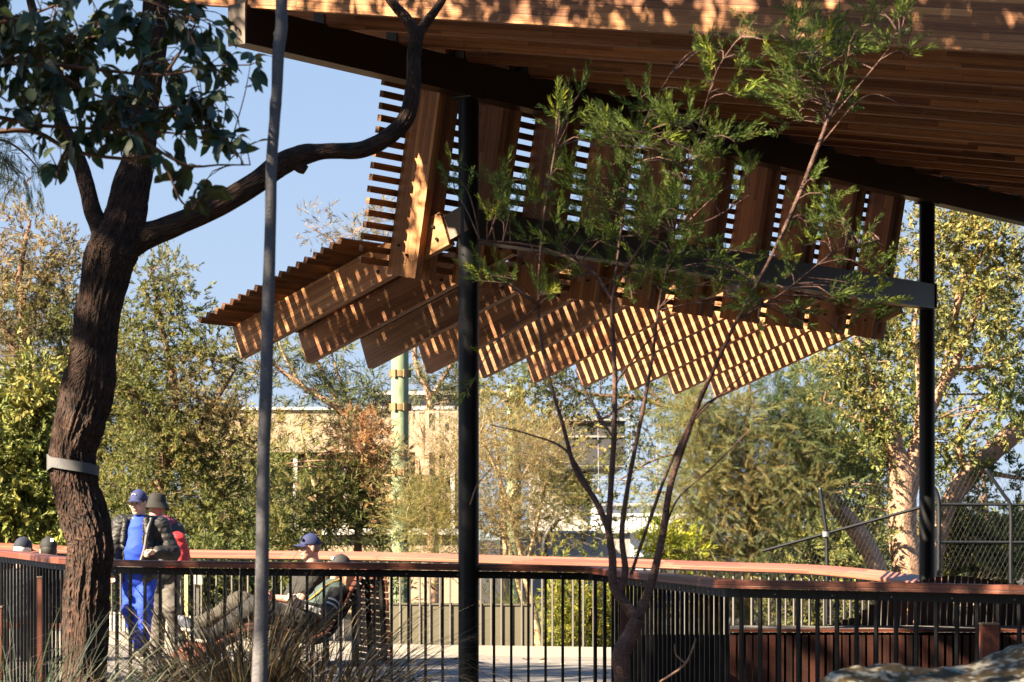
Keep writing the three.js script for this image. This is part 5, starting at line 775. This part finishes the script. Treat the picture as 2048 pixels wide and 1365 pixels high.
{ // ---- the man in blue walking towards the camera
  const head = [-0.015, 1.595, 0.035], hr = [0.06, -0.38, 0.02];
  const LS = [0.2, 1.36, -0.02], LE = [0.32, 1.09, 0.02], LW = [0.17, 1.095, 0.2], RS = [-0.19, 1.37, 0], RE = [-0.28, 1.1, 0.05], RW = [-0.27, 0.88, 0.14];
  const o = person('person', 'person in bright blue jumper and trousers, open black puffer jacket and navy cap, walking', at(280, 0, 25.8).setY(0), 0, { skin: LIGHTSKIN, head, headRot: hr,
    bones: [[[0, 0.95, 0], [0, 1.3, 0], 0.1, 0.11], [[0, 1.3, 0], [0, 1.5, 0.01], 0.06, 0.055], [LS, LE, 0.045, 0.04], [LE, LW, 0.04, 0.03], [RS, RE, 0.045, 0.04], [RE, RW, 0.04, 0.03], [[0, 1.32, 0], LS, 0.06, 0.05], [[0, 1.32, 0], RS, 0.06, 0.05], [[0.07, 0.92, 0], [0.05, 0.5, 0.12], 0.07, 0.05], [[0.05, 0.5, 0.12], [0.03, 0.1, 0.14], 0.05, 0.035], [[-0.1, 0.92, -0.02], [-0.1, 0.5, 0.0], 0.07, 0.05], [[-0.1, 0.5, 0], [-0.08, 0.22, -0.34], 0.05, 0.035]],
    hands: [[[0.165, 1.095, 0.205], [0.07, 1.1, 0.26], 1.5, { curl: 1.3, side: 1 }], [RW, [-0.26, 0.8, 0.17], 0, { curl: 0.6 }]] });
  const blue = cloth([0.008, 0.045, 0.42], 0.8), ruffle = (a, f) => (x, y, z, d) => d - creaseNoise(x, y, z, a, f);
  part('jumper', soft([[[0, 0.86, 0.01], [0, 1.12, 0.03], 0.15, 0.155], [[0, 1.12, 0.03], [0, 1.32, 0.01], 0.155, 0.135], [[0, 1.32, 0], [0, 1.42, 0.01], 0.12, 0.075]], 0.013, 0.06, ruffle(0.006, 7)), blue, o);
  part('collar', new THREE.TorusGeometry(0.072, 0.012, 8, 24).rotateX(Math.PI / 2 + 0.35).translate(0, 1.452, 0.03), WHITEC, o);
  part('trousers', soft([[[0, 0.95, 0], [0, 0.88, 0], 0.145, 0.15], [[0.08, 0.9, 0], [0.055, 0.5, 0.12], 0.105, 0.085], [[0.055, 0.5, 0.12], [0.03, 0.1, 0.13], 0.085, 0.075], [[-0.09, 0.9, -0.01], [-0.1, 0.5, 0], 0.105, 0.08], [[-0.1, 0.5, 0], [-0.085, 0.2, -0.31], 0.08, 0.066]], 0.013, 0.05, ruffle(0.007, 9)), blue, o);
  // puffer jacket, open in front
  const puff = (x, y, z, d) => { const q = Math.abs(Math.sin((y + 0.02 * Math.sin(x * 9)) * 46)); d -= 0.006 * q + creaseNoise(x, y, z, 0.005, 16); const open = Math.max(Math.abs(x + 0.045 + (1.45 - y) * 0.02) - (0.085 + (1.4 - y) * 0.03), -(z - 0.06), y - 1.50); return Math.max(d, -open); };
  const jm = cloth([0.008, 0.0075, 0.007], 0.6), J = part('jacket', soft([[[0, 0.86, 0], [0, 1.15, 0], 0.185, 0.18], [[0, 1.15, 0], [0, 1.33, 0], 0.18, 0.15], [[0, 1.34, -0.02], LS, 0.11, 0.095], [[0, 1.34, -0.02], RS, 0.11, 0.095], [LS, LE, 0.095, 0.088], [LE, [0.2, 1.095, 0.165], 0.085, 0.058], [RS, RE, 0.095, 0.085], [RE, RW, 0.08, 0.056]], 0.0125, 0.045, puff), jm, o);
  part('hood', soft([[[-0.13, 1.43, -0.02], [-0.02, 1.43, -0.11], 0.05, 0.06], [[-0.02, 1.43, -0.11], [0.13, 1.42, -0.02], 0.06, 0.05]], 0.012, 0.05, ruffle(0.008, 18)), jm, J);
  for (const l of [[[0.075, 1.42, 0.1], [0.1, 1.25, 0.15], 0.035, 0.03], [[-0.145, 1.42, 0.07], [-0.16, 1.2, 0.13], 0.032, 0.028]]) part('lapel', soft([l], 0.012, 0.02, ruffle(0.006, 20)), jm, J);
  // strap and waist bag
  const grey = cloth([0.10, 0.095, 0.09], 0.7), strap = part('bag_strap', sweep([V(0.12, 1.44, 0.07), V(0.1, 1.3, 0.185), V(0.075, 1.12, 0.215), V(0.0, 0.93, 0.21)], [[-0.003, -0.02], [0.003, -0.02], [0.003, 0.02], [-0.003, 0.02]]), grey, o);
  const st = limb([V(0.125, 1.45, 0.06), V(0.1, 1.3, 0.19), V(0.075, 1.12, 0.215), V(0.01, 0.93, 0.21)].map((p) => [p, 0.019]), { rad: 8, step: 0.03 }); strap.geometry = st; part('buckle', box(0.05, 0.03, 0.012), BLACKC, o).position.set(0.09, 1.28, 0.208);
  part('waist_bag', soft([[[-0.16, 0.93, 0.15], [0.04, 0.93, 0.2], 0.055, 0.055]], 0.011, 0.03, ruffle(0.004, 15)), grey, o);
  headPart('cap', capGeo(), NAVY, o, head, hr); headPart('hair', netMesh((x, y, z) => Math.max(ell(x, y, z, [0, 0.03, -0.02], [0.081, 0.09, 0.096]), y - 0.06, -y - 0.035, z - 0.045), [-0.1, -0.06, -0.13], [0.1, 0.09, 0.08], 0.006), cloth([0.012, 0.01, 0.009], 0.6), o, head, hr);
  const logo = new THREE.TorusGeometry(0.017, 0.0035, 6, 14, Math.PI).scale(1.2, 0.7, 1).translate(0, 0.095, 0.088); headPart('cap_logo', logo, WHITEC, o, head, hr);
  const gl = mergeGeometries([-1, 1].flatMap((s) => [new THREE.TorusGeometry(0.023, 0.0018, 6, 20).scale(1.1, 0.85, 1).translate(s * 0.033, -0.002, 0.106), new THREE.CylinderGeometry(0.0016, 0.0016, 0.1, 5).rotateX(Math.PI / 2).translate(s * 0.066, 0.003, 0.055)])); headPart('glasses', gl, std(rgb(0.5, 0.42, 0.3), 0.3, { metalness: 0.7 }), o, head, hr);
  shoe(o, [0.03, 0.055, 0.10], [0.01, 0.05, 0.27], cloth([0.32, 0.28, 0.2], 0.7), SOLE); shoe(o, [-0.085, 0.18, -0.38], [-0.08, 0.055, -0.24], DARKSHOE, SOLE);
}
{ // ---- companion behind, seen from the back
  const head = [-0.07, 1.585, 0.0], hr = [0.1, 2.6, 0];
  const o = person('person', 'person in black bucket hat and maroon hood with red backpack, behind the man in blue', at(326, 0, 26.6).setY(-0.02), 0, { skin: RUDDY, head, headRot: hr, cell: 0.016, bones: [[[0, 0.95, 0], [0, 1.3, 0], 0.1, 0.11], [[0, 1.3, 0], [-0.05, 1.5, 0], 0.06, 0.055], [[-0.19, 1.36, 0], [-0.26, 1.08, 0.02], 0.045, 0.04], [[-0.26, 1.08, 0.02], [-0.2, 0.88, -0.1], 0.04, 0.03], [[0.13, 1.36, -0.05], [0.13, 1.08, -0.12], 0.045, 0.04], [[0.13, 1.08, -0.12], [0.1, 0.86, -0.2], 0.04, 0.03], [[-0.08, 0.9, 0], [-0.06, 0.5, -0.05], 0.07, 0.05], [[-0.06, 0.5, -0.05], [-0.06, 0.1, 0], 0.05, 0.035], [[0.09, 0.9, 0], [0.1, 0.5, 0.08], 0.07, 0.05], [[0.1, 0.5, 0.08], [0.2, 0.12, 0.02], 0.05, 0.035]], hands: [[[-0.2, 0.88, -0.1], [-0.19, 0.8, -0.14], 0, { curl: 0.7 }], [[0.1, 0.86, -0.2], [0.09, 0.78, -0.23], 0, { curl: 0.7 }]] });
  const crease = (x, y, z, d) => d - creaseNoise(x, y, z, 0.008, 10);
  part('jacket', soft([[[0, 0.88, 0], [0, 1.3, 0], 0.165, 0.16], [[0, 1.34, 0], [0.12, 1.33, -0.02], 0.11, 0.09], [[0, 1.34, 0], [-0.18, 1.33, 0], 0.11, 0.09], [[0.13, 1.34, -0.04], [0.13, 1.08, -0.12], 0.08, 0.07], [[0.13, 1.08, -0.12], [0.1, 0.9, -0.19], 0.068, 0.05], [[-0.19, 1.34, 0], [-0.26, 1.08, 0.02], 0.08, 0.07], [[-0.26, 1.08, 0.02], [-0.2, 0.9, -0.1], 0.068, 0.05]], 0.014, 0.05, crease), BLACKC, o);
  part('hood', soft([[[-0.1, 1.43, 0.06], [0.02, 1.42, 0.11], 0.045, 0.06], [[0.02, 1.42, 0.11], [0.09, 1.42, 0.0], 0.06, 0.05]], 0.012, 0.05, (x, y, z, d) => d - creaseNoise(x, y, z, 0.012, 20)), cloth([0.19, 0.03, 0.065], 0.85), o);
  const red = cloth([0.34, 0.018, 0.02], 0.6), bp = part('backpack', soft([[[0.15, 1.0, 0.12], [0.16, 1.24, 0.12], 0.11, 0.09], [[0.2, 1.0, 0.08], [0.2, 1.14, 0.08], 0.1, 0.08]], 0.013, 0.06, crease), red, o);
  part('pocket', soft([[[0.2, 0.99, 0.19], [0.21, 1.07, 0.19], 0.06, 0.05]], 0.012, 0.04), cloth([0.27, 0.014, 0.016], 0.6), bp);
  part('trousers', soft([[[0, 0.93, 0], [0, 0.86, 0], 0.14, 0.145], [[-0.08, 0.88, 0], [-0.06, 0.5, -0.05], 0.1, 0.08], [[-0.06, 0.5, -0.05], [-0.06, 0.1, 0], 0.08, 0.068], [[0.085, 0.88, 0], [0.1, 0.5, 0.08], 0.1, 0.08], [[0.1, 0.5, 0.08], [0.19, 0.14, 0.02], 0.08, 0.068]], 0.014, 0.05, crease), cloth([0.09, 0.08, 0.07], 0.85), o);
  const pts = [[0, 0.145], [0.05, 0.142], [0.078, 0.128], [0.088, 0.06], [0.095, 0.04], [0.128, -0.012], [0.13, -0.015], [0.126, -0.013], [0.092, 0.034]].map(([x, y]) => new THREE.Vector2(x, y)); headPart('bucket_hat', new THREE.LatheGeometry(pts, 32).scale(1.06, 1.06, 1.22), cloth([0.012, 0.011, 0.010], 0.85), o, head, hr);
  shoe(o, [-0.06, 0.05, -0.05], [-0.07, 0.045, 0.14], DARKSHOE, SOLE); shoe(o, [0.2, 0.06, -0.03], [0.26, 0.045, 0.13], DARKSHOE, SOLE);
}
// ---- slatted lounger with a double wave, turned a little towards the camera; local x runs from its foot (-) to its back (+), z is its width
const LOUNGE = thing('timber_lounger', 'curved slatted timber lounger with tall wave back, carrying two reclining people', 'lounger', V(at(560, 0, 24.4).x, 0, -24.4), 0.3);
{
  const o = LOUNGE, R = rng(91), W = 1.25, m = [0, 1, 2].map((k) => { const t = M.redslat.clone(); t.color = rgb(0.55 - k * 0.1, 0.48 - k * 0.09, 0.45 - k * 0.09); return t; });
  const prof = new THREE.CatmullRomCurve3([[-0.98, 0.07], [-0.8, 0.2], [-0.52, 0.345], [-0.22, 0.40], [0.02, 0.345], [0.17, 0.285], [0.31, 0.33], [0.45, 0.52], [0.62, 0.80], [0.755, 0.965], [0.83, 0.985], [0.885, 0.93], [0.915, 0.78], [0.93, 0.5], [0.945, 0.2], [0.95, 0.03]].map(([x, y]) => V(x, y, 0)), false, 'centripetal');
  const len = prof.getLength(), n = Math.round(len / 0.062), sg = [0, 1, 2, 3].map(() => { const g = plank(W, 0.019, 0.05, R); return g.rotateY(Math.PI / 2); });
  for (let i = 0; i < n; i++) { const t = (i + 0.5) / n, p = prof.getPointAt(t), d = prof.getTangentAt(t), s = part('slat', sg[i % 4], m[Math.floor(R() * 3)], o); s.position.set(p.x, p.y, 0); s.rotation.z = Math.atan2(d.y, d.x); }
  for (const z of [-W / 2 + 0.06, 0, W / 2 - 0.06]) { const pts = []; for (let i = 0; i <= 60; i++) { const t = i / 60, p = prof.getPointAt(t), d = prof.getTangentAt(t); pts.push(V(p.x + d.y * 0.045, p.y - d.x * 0.045, z)); } part('rib', limb(pts.map((p) => [p, 0.03]), { rad: 6, step: 0.05 }), M.black, o); }
  for (const [x, h] of [[-0.5, 0.3], [0.2, 0.23], [0.6, 0.7]]) for (const z of [-W / 2 + 0.06, W / 2 - 0.06]) part('leg', box(0.035, h, 0.035), M.black, o).position.set(x, h / 2, z);
}
// a reclining figure in the lounger's axes: z = place across its width
function recliner(label, z, c) {
  const o = thing('person', label, 'person', LOUNGE.position.clone(), 0.3), P = (x, y, dz = 0) => [x, y, z + dz], H = P(...c.hip), S = P(...c.chest), N = P(...c.neck), hd = P(...c.head);
  const sh = (s) => P(c.shoulder[0], c.shoulder[1], s * c.shW), legs = [-1, 1].map((s) => [P(c.hip[0], c.hip[1], s * 0.09), P(...c.knee, s * 0.1), P(...c.ankle, s * 0.11)]);
  const arms = c.arms.map(([s, e, w]) => [sh(s), P(...e), P(...w)]);
  const bones = [[H, S, 0.11, 0.115], [S, N, 0.07, 0.05], [N, hd, 0.05, 0.05], ...arms.flatMap(([a, b, d]) => [[S, a, 0.07, 0.055], [a, b, 0.05, c.armR ?? 0.042], [b, d, c.armR ?? 0.042, 0.03]]), ...legs.flatMap(([a, b, d]) => [[a, b, 0.075, 0.052], [b, d, 0.052, 0.038]])];
  const geos = [soft(bones, 0.014, 0.05, null, () => c.skin), put(headGeo(c.skin, c.face), hd, c.headRot), ...arms.map(([a, b, d], i) => aim(handGeo(c.skin, { curl: 1.0 }), d, [d[0] + (d[0] - b[0]) * 0.4 - 0.02, d[1] + (d[1] - b[1]) * 0.4 + 0.02, d[2]], c.roll ?? 0))];
  part('body', mergeGeometries(geos.map((k) => { k.deleteAttribute('uv'); return k; })), SKIN(), o);
  return { o, H, S, N, hd, legs, arms, P };
}
{ // ---- man in the navy cap, on the far half
  const { o, H, S, N, hd, legs, arms, P } = recliner('person in navy cap, charcoal polo shirt and khaki trousers, reclining on the lounger', -0.3, { skin: RUDDY, hip: [0.16, 0.44], chest: [0.34, 0.80], neck: [0.38, 0.98], head: [0.36, 1.14], headRot: [0.02, -1.42, 0], shoulder: [0.37, 0.88], shW: 0.2, knee: [-0.34, 0.62], ankle: [-0.78, 0.36], armR: 0.05, face: { beard: 1 }, arms: [[1, [0.2, 0.62, 0.27], [-0.05, 0.66, 0.2]], [-1, [0.2, 0.62, -0.26], [-0.05, 0.6, -0.14]]] });
  const crease = (x, y, z, d) => d - creaseNoise(x, y, z, 0.008, 9), shirt = cloth([0.018, 0.016, 0.014], 0.85), kh = cloth([0.045, 0.039, 0.029], 0.9);
  part('polo_shirt', soft([[H, S, 0.155, 0.165], [S, P(0.36, 0.92), 0.15, 0.09], ...arms.flatMap(([a, b]) => [[S, a, 0.11, 0.09], [a, [lerp(a[0], b[0], 0.6), lerp(a[1], b[1], 0.6), lerp(a[2], b[2], 0.6)], 0.082, 0.078]])], 0.0135, 0.05, crease), shirt, o);
  part('collar', soft([[P(0.41, 0.985, 0.03), P(0.32, 0.965, 0.06), 0.035, 0.028], [P(0.41, 0.985, -0.03), P(0.32, 0.965, -0.06), 0.035, 0.028], [P(0.43, 0.985, 0.03), P(0.43, 0.985, -0.03), 0.034, 0.034]], 0.011, 0.03), cloth([0.012, 0.012, 0.012], 0.8), o);
  part('trousers', soft([[H, [H[0] + 0.03, H[1] + 0.08, H[2]], 0.15, 0.14], ...legs.flatMap(([a, b, d]) => [[a, b, 0.11, 0.082], [b, d, 0.082, 0.062]])], 0.014, 0.05, crease), kh, o);
  for (const [, , d] of legs) shoe(o, [d[0] - 0.02, d[1] - 0.03, d[2]], [d[0] - 0.14, d[1] + 0.09, d[2]], cloth([0.09, 0.10, 0.13], 0.7), SOLE);
  headPart('cap', capGeo(), cloth([0.012, 0.02, 0.075], 0.8), o, hd, [0.02, -1.42, 0]);
  headPart('sunglasses', mergeGeometries([-1, 1].map((s) => new THREE.SphereGeometry(0.026, 14, 8).scale(1, 0.75, 0.3).translate(s * 0.033, 0.088, 0.088))), std(rgb(0.01, 0.01, 0.01), 0.15), o, hd, [0.02, -1.42, 0]);
  headPart('hair', netMesh((x, y, z) => Math.max(ell(x, y, z, [0, 0.02, -0.026], [0.078, 0.09, 0.088]), y - 0.05, -y - 0.05, z + 0.012), [-0.1, -0.07, -0.13], [0.1, 0.08, 0.06], 0.006), cloth([0.16, 0.13, 0.11], 0.7), o, hd, [0.02, -1.42, 0]);
}
{ // ---- woman in the black cap, on the near half
  const hr = [-0.1, -1.25, 0], { o, H, S, N, hd, legs, arms, P } = recliner('person in black cap, green jumper with lettered black sleeves and yellow lanyard, reclining nearest', 0.33, { skin: PALE, hip: [0.17, 0.42], chest: [0.42, 0.68], neck: [0.50, 0.82], head: [0.515, 0.94], headRot: hr, shoulder: [0.46, 0.74], shW: 0.17, knee: [-0.3, 0.60], ankle: [-0.76, 0.28], arms: [[1, [0.32, 0.52, 0.3], [0.08, 0.60, 0.22]], [-1, [0.3, 0.52, -0.24], [0.1, 0.62, -0.1]]] });
  const crease = (x, y, z, d) => d - creaseNoise(x, y, z, 0.007, 10), green = cloth([0.04, 0.062, 0.055], 0.85), blk = cloth([0.008, 0.0075, 0.0075], 0.85);
  part('jumper', soft([[H, S, 0.14, 0.145], [S, P(0.49, 0.78), 0.13, 0.085], ...arms.map(([a]) => [S, a, 0.1, 0.08])], 0.0135, 0.05, crease), green, o);
  for (const [a, b, d] of arms) part('sleeve', soft([[a, b, 0.078, 0.068], [b, [lerp(b[0], d[0], 0.92), lerp(b[1], d[1], 0.92), lerp(b[2], d[2], 0.92)], 0.066, 0.045]], 0.0135, 0.04, crease), blk, o);
  { // lettering printed along the near sleeve, upside down from here
    const [a, b, d] = arms[0], cv = document.createElement('canvas'); cv.width = 512; cv.height = 128; const x = cv.getContext('2d'); x.fillStyle = '#141312'; x.fillRect(0, 0, 512, 128); x.font = 'bold 112px sans-serif'; x.textAlign = 'center'; x.textBaseline = 'middle'; x.lineWidth = 9; x.strokeStyle = '#e8e6e2'; x.strokeText('EAGLES', 256, 68, 490);
    const t = new THREE.CanvasTexture(cv); t.colorSpace = THREE.SRGBColorSpace; const A = V(...b), B = V(...d), ax = B.clone().sub(A).normalize(), L = A.distanceTo(B) * 1.05, g = new THREE.CylinderGeometry(0.054, 0.074, L, 20, 1, true, -0.62, 1.24);
    const mesh = part('print', g, std(0xffffff, 0.8, { map: t }), o), y = ax, z = V(-0.18, 0.0, 1).addScaledVector(y, -V(-0.18, 0.0, 1).dot(y)).normalize(), xx = y.clone().cross(z); mesh.quaternion.setFromRotationMatrix(new THREE.Matrix4().makeBasis(xx, y, z)); mesh.position.copy(A).lerp(B, 0.42);
    const uv = g.attributes.uv; for (let i = 0; i < uv.count; i++) uv.setXY(i, uv.getY(i), 1 - uv.getX(i));
    for (const k of [0.5, 0.68]) { const c = part('sleeve_stripe', new THREE.CylinderGeometry(0.081, 0.082, 0.022, 16, 1, true, -0.9, 1.8), M.stripe, o), U = V(...a).sub(V(...b)).normalize(), zz = V(0, 0, 1).addScaledVector(U, -U.z).normalize(); c.quaternion.setFromRotationMatrix(new THREE.Matrix4().makeBasis(U.clone().cross(zz), U, zz)); c.position.copy(V(...b)).lerp(V(...a), k - 0.25); }
  }
  part('trousers', soft([[H, [H[0] + 0.02, H[1] + 0.06, H[2]], 0.14, 0.13], ...legs.flatMap(([a, b, d]) => [[a, b, 0.105, 0.075], [b, d, 0.075, 0.055]])], 0.014, 0.05, crease), blk, o);
  for (const [, , d] of legs) shoe(o, [d[0] - 0.02, d[1] - 0.03, d[2]], [d[0] - 0.12, d[1] + 0.08, d[2]], DARKSHOE, SOLE);
  headPart('cap', capGeo(), cloth([0.022, 0.021, 0.02], 0.8), o, hd, hr); headPart('cap_logo', box(0.034, 0.03, 0.006).rotateX(-0.45).translate(0, 0.098, 0.086), WHITEC, o, hd, hr);
  part('hair', soft([[P(0.54, 0.96, 0.0), P(0.60, 0.84, 0.03), 0.08, 0.06], [P(0.60, 0.84, 0.05), P(0.57, 0.68, 0.1), 0.055, 0.03], [P(0.56, 0.9, 0.07), P(0.55, 0.72, 0.12), 0.03, 0.018]], 0.0105, 0.03, (x, y, z, d) => d - 0.008 * Math.sin(x * 90 + z * 130 + y * 8)), cloth([0.20, 0.12, 0.07], 0.6), o);
  part('lanyard', limb([[P(0.5, 0.84, 0.075), 0.008], [P(0.38, 0.80, 0.12), 0.008], [P(0.24, 0.68, 0.09), 0.008], [P(0.17, 0.62, 0.04), 0.007]].map(([p, r]) => [V(...p), r]), { rad: 8, step: 0.03 }), cloth([0.36, 0.21, 0.02], 0.8), o);
  const w = arms[0][2]; const ph = thing('phone', 'pink and white phone held up in the hand of the person in green', 'phone', V(w[0] - 0.06, w[1] + 0.03, w[2] + 0.02).applyAxisAngle(UP, 0.3).add(LOUNGE.position), 0.3); const pb = part('case', box(0.075, 0.14, 0.012), std(rgb(0.72, 0.55, 0.52), 0.5), ph); pb.rotation.set(0.1, 0.5, 0.35); const lens = part('camera_lens', new THREE.CylinderGeometry(0.007, 0.007, 0.004, 10).rotateX(Math.PI / 2), M.black, pb); lens.position.set(-0.02, 0.05, 0.008);
}
// ---- two seated people whose caps show over the left railing
for (const [px, capC, hairC, label, logo, brimless] of [[46, [0.012, 0.015, 0.03], [0.55, 0.52, 0.48], 'person with white hair under a navy cap, seated behind the left handrail', 0, 0], [96, [0.012, 0.012, 0.013], [0.02, 0.018, 0.016], 'person in black cap with white mark, seated behind the left handrail', 1, 0]]) {
  const Z = 25.2, head = [0, 1.105, 0], hr = [0.15, px < 60 ? 2.7 : -2.9, 0], o = person('person', label, at(px, 0, Z).setY(0), 0, { skin: PALE, head, headRot: hr, cell: 0.018, bones: [[[0, 0.5, 0], [0, 0.8, 0.02], 0.12, 0.12], [[0, 0.8, 0.02], [0, 1.0, 0], 0.06, 0.05], [[-0.17, 0.85, 0], [-0.24, 0.6, -0.05], 0.045, 0.04], [[0.17, 0.85, 0], [0.24, 0.6, -0.05], 0.045, 0.04], [[-0.24, 0.6, -0.05], [-0.15, 0.52, -0.28], 0.04, 0.03], [[0.24, 0.6, -0.05], [0.15, 0.52, -0.28], 0.04, 0.03], [[-0.1, 0.5, 0], [-0.12, 0.5, -0.42], 0.08, 0.06], [[0.1, 0.5, 0], [0.12, 0.5, -0.42], 0.08, 0.06], [[-0.12, 0.5, -0.42], [-0.12, 0.08, -0.4], 0.055, 0.04], [[0.12, 0.5, -0.42], [0.12, 0.08, -0.4], 0.055, 0.04]], hands: [[[-0.15, 0.52, -0.28], [-0.13, 0.51, -0.36], 0, {}], [[0.15, 0.52, -0.28], [0.13, 0.51, -0.36], 0, {}]] });
  part('jacket', soft([[[0, 0.5, 0], [0, 0.78, 0.02], 0.165, 0.16], [[0, 0.82, 0.02], [-0.15, 0.82, 0], 0.11, 0.09], [[0, 0.82, 0.02], [0.15, 0.82, 0], 0.11, 0.09], [[-0.17, 0.84, 0], [-0.24, 0.6, -0.05], 0.075, 0.065], [[0.17, 0.84, 0], [0.24, 0.6, -0.05], 0.075, 0.065], [[-0.24, 0.6, -0.05], [-0.16, 0.53, -0.25], 0.06, 0.045], [[0.24, 0.6, -0.05], [0.16, 0.53, -0.25], 0.06, 0.045]], 0.016, 0.05, (x, y, z, d) => d - creaseNoise(x, y, z, 0.007, 9)), cloth(logo ? [0.02, 0.02, 0.02] : [0.05, 0.055, 0.07], 0.8), o);
  part('trousers', soft([[[0, 0.5, 0], [0, 0.52, 0.02], 0.15, 0.14], ...[-1, 1].flatMap((s) => [[[s * 0.1, 0.5, 0], [s * 0.12, 0.5, -0.42], 0.1, 0.08], [[s * 0.12, 0.5, -0.42], [s * 0.12, 0.1, -0.4], 0.08, 0.065]])], 0.016, 0.05), cloth([0.03, 0.035, 0.05], 0.85), o);
  headPart('cap', capGeo(), cloth(capC, 0.8), o, head, hr); headPart('hair', netMesh((x, y, z) => Math.max(ell(x, y, z, [0, 0.015, -0.02], [0.083, 0.1, 0.098]), y - 0.06, -y - 0.07, z - 0.03), [-0.1, -0.09, -0.13], [0.1, 0.09, 0.08], 0.006), cloth(hairC, 0.7), o, head, hr);
  if (logo) headPart('cap_mark', box(0.03, 0.035, 0.006).rotateX(0.3).translate(-0.03, 0.1, -0.105), WHITEC, o, head, hr);
  const st = thing('bench_seat', `backless timber bench under the person ${logo ? 'in the black cap with a white mark' : 'with white hair'}`, 'bench', at(px, 0, Z).setY(0)); part('seat', plank(0.5, 0.05, 0.4, rng(px)), M.redslat, st).position.y = 0.36; for (const x of [-0.2, 0.2]) part('leg', box(0.05, 0.335, 0.34), M.black, st).position.set(x, 0.1675, 0);
}
renderer.render(scene, camera);
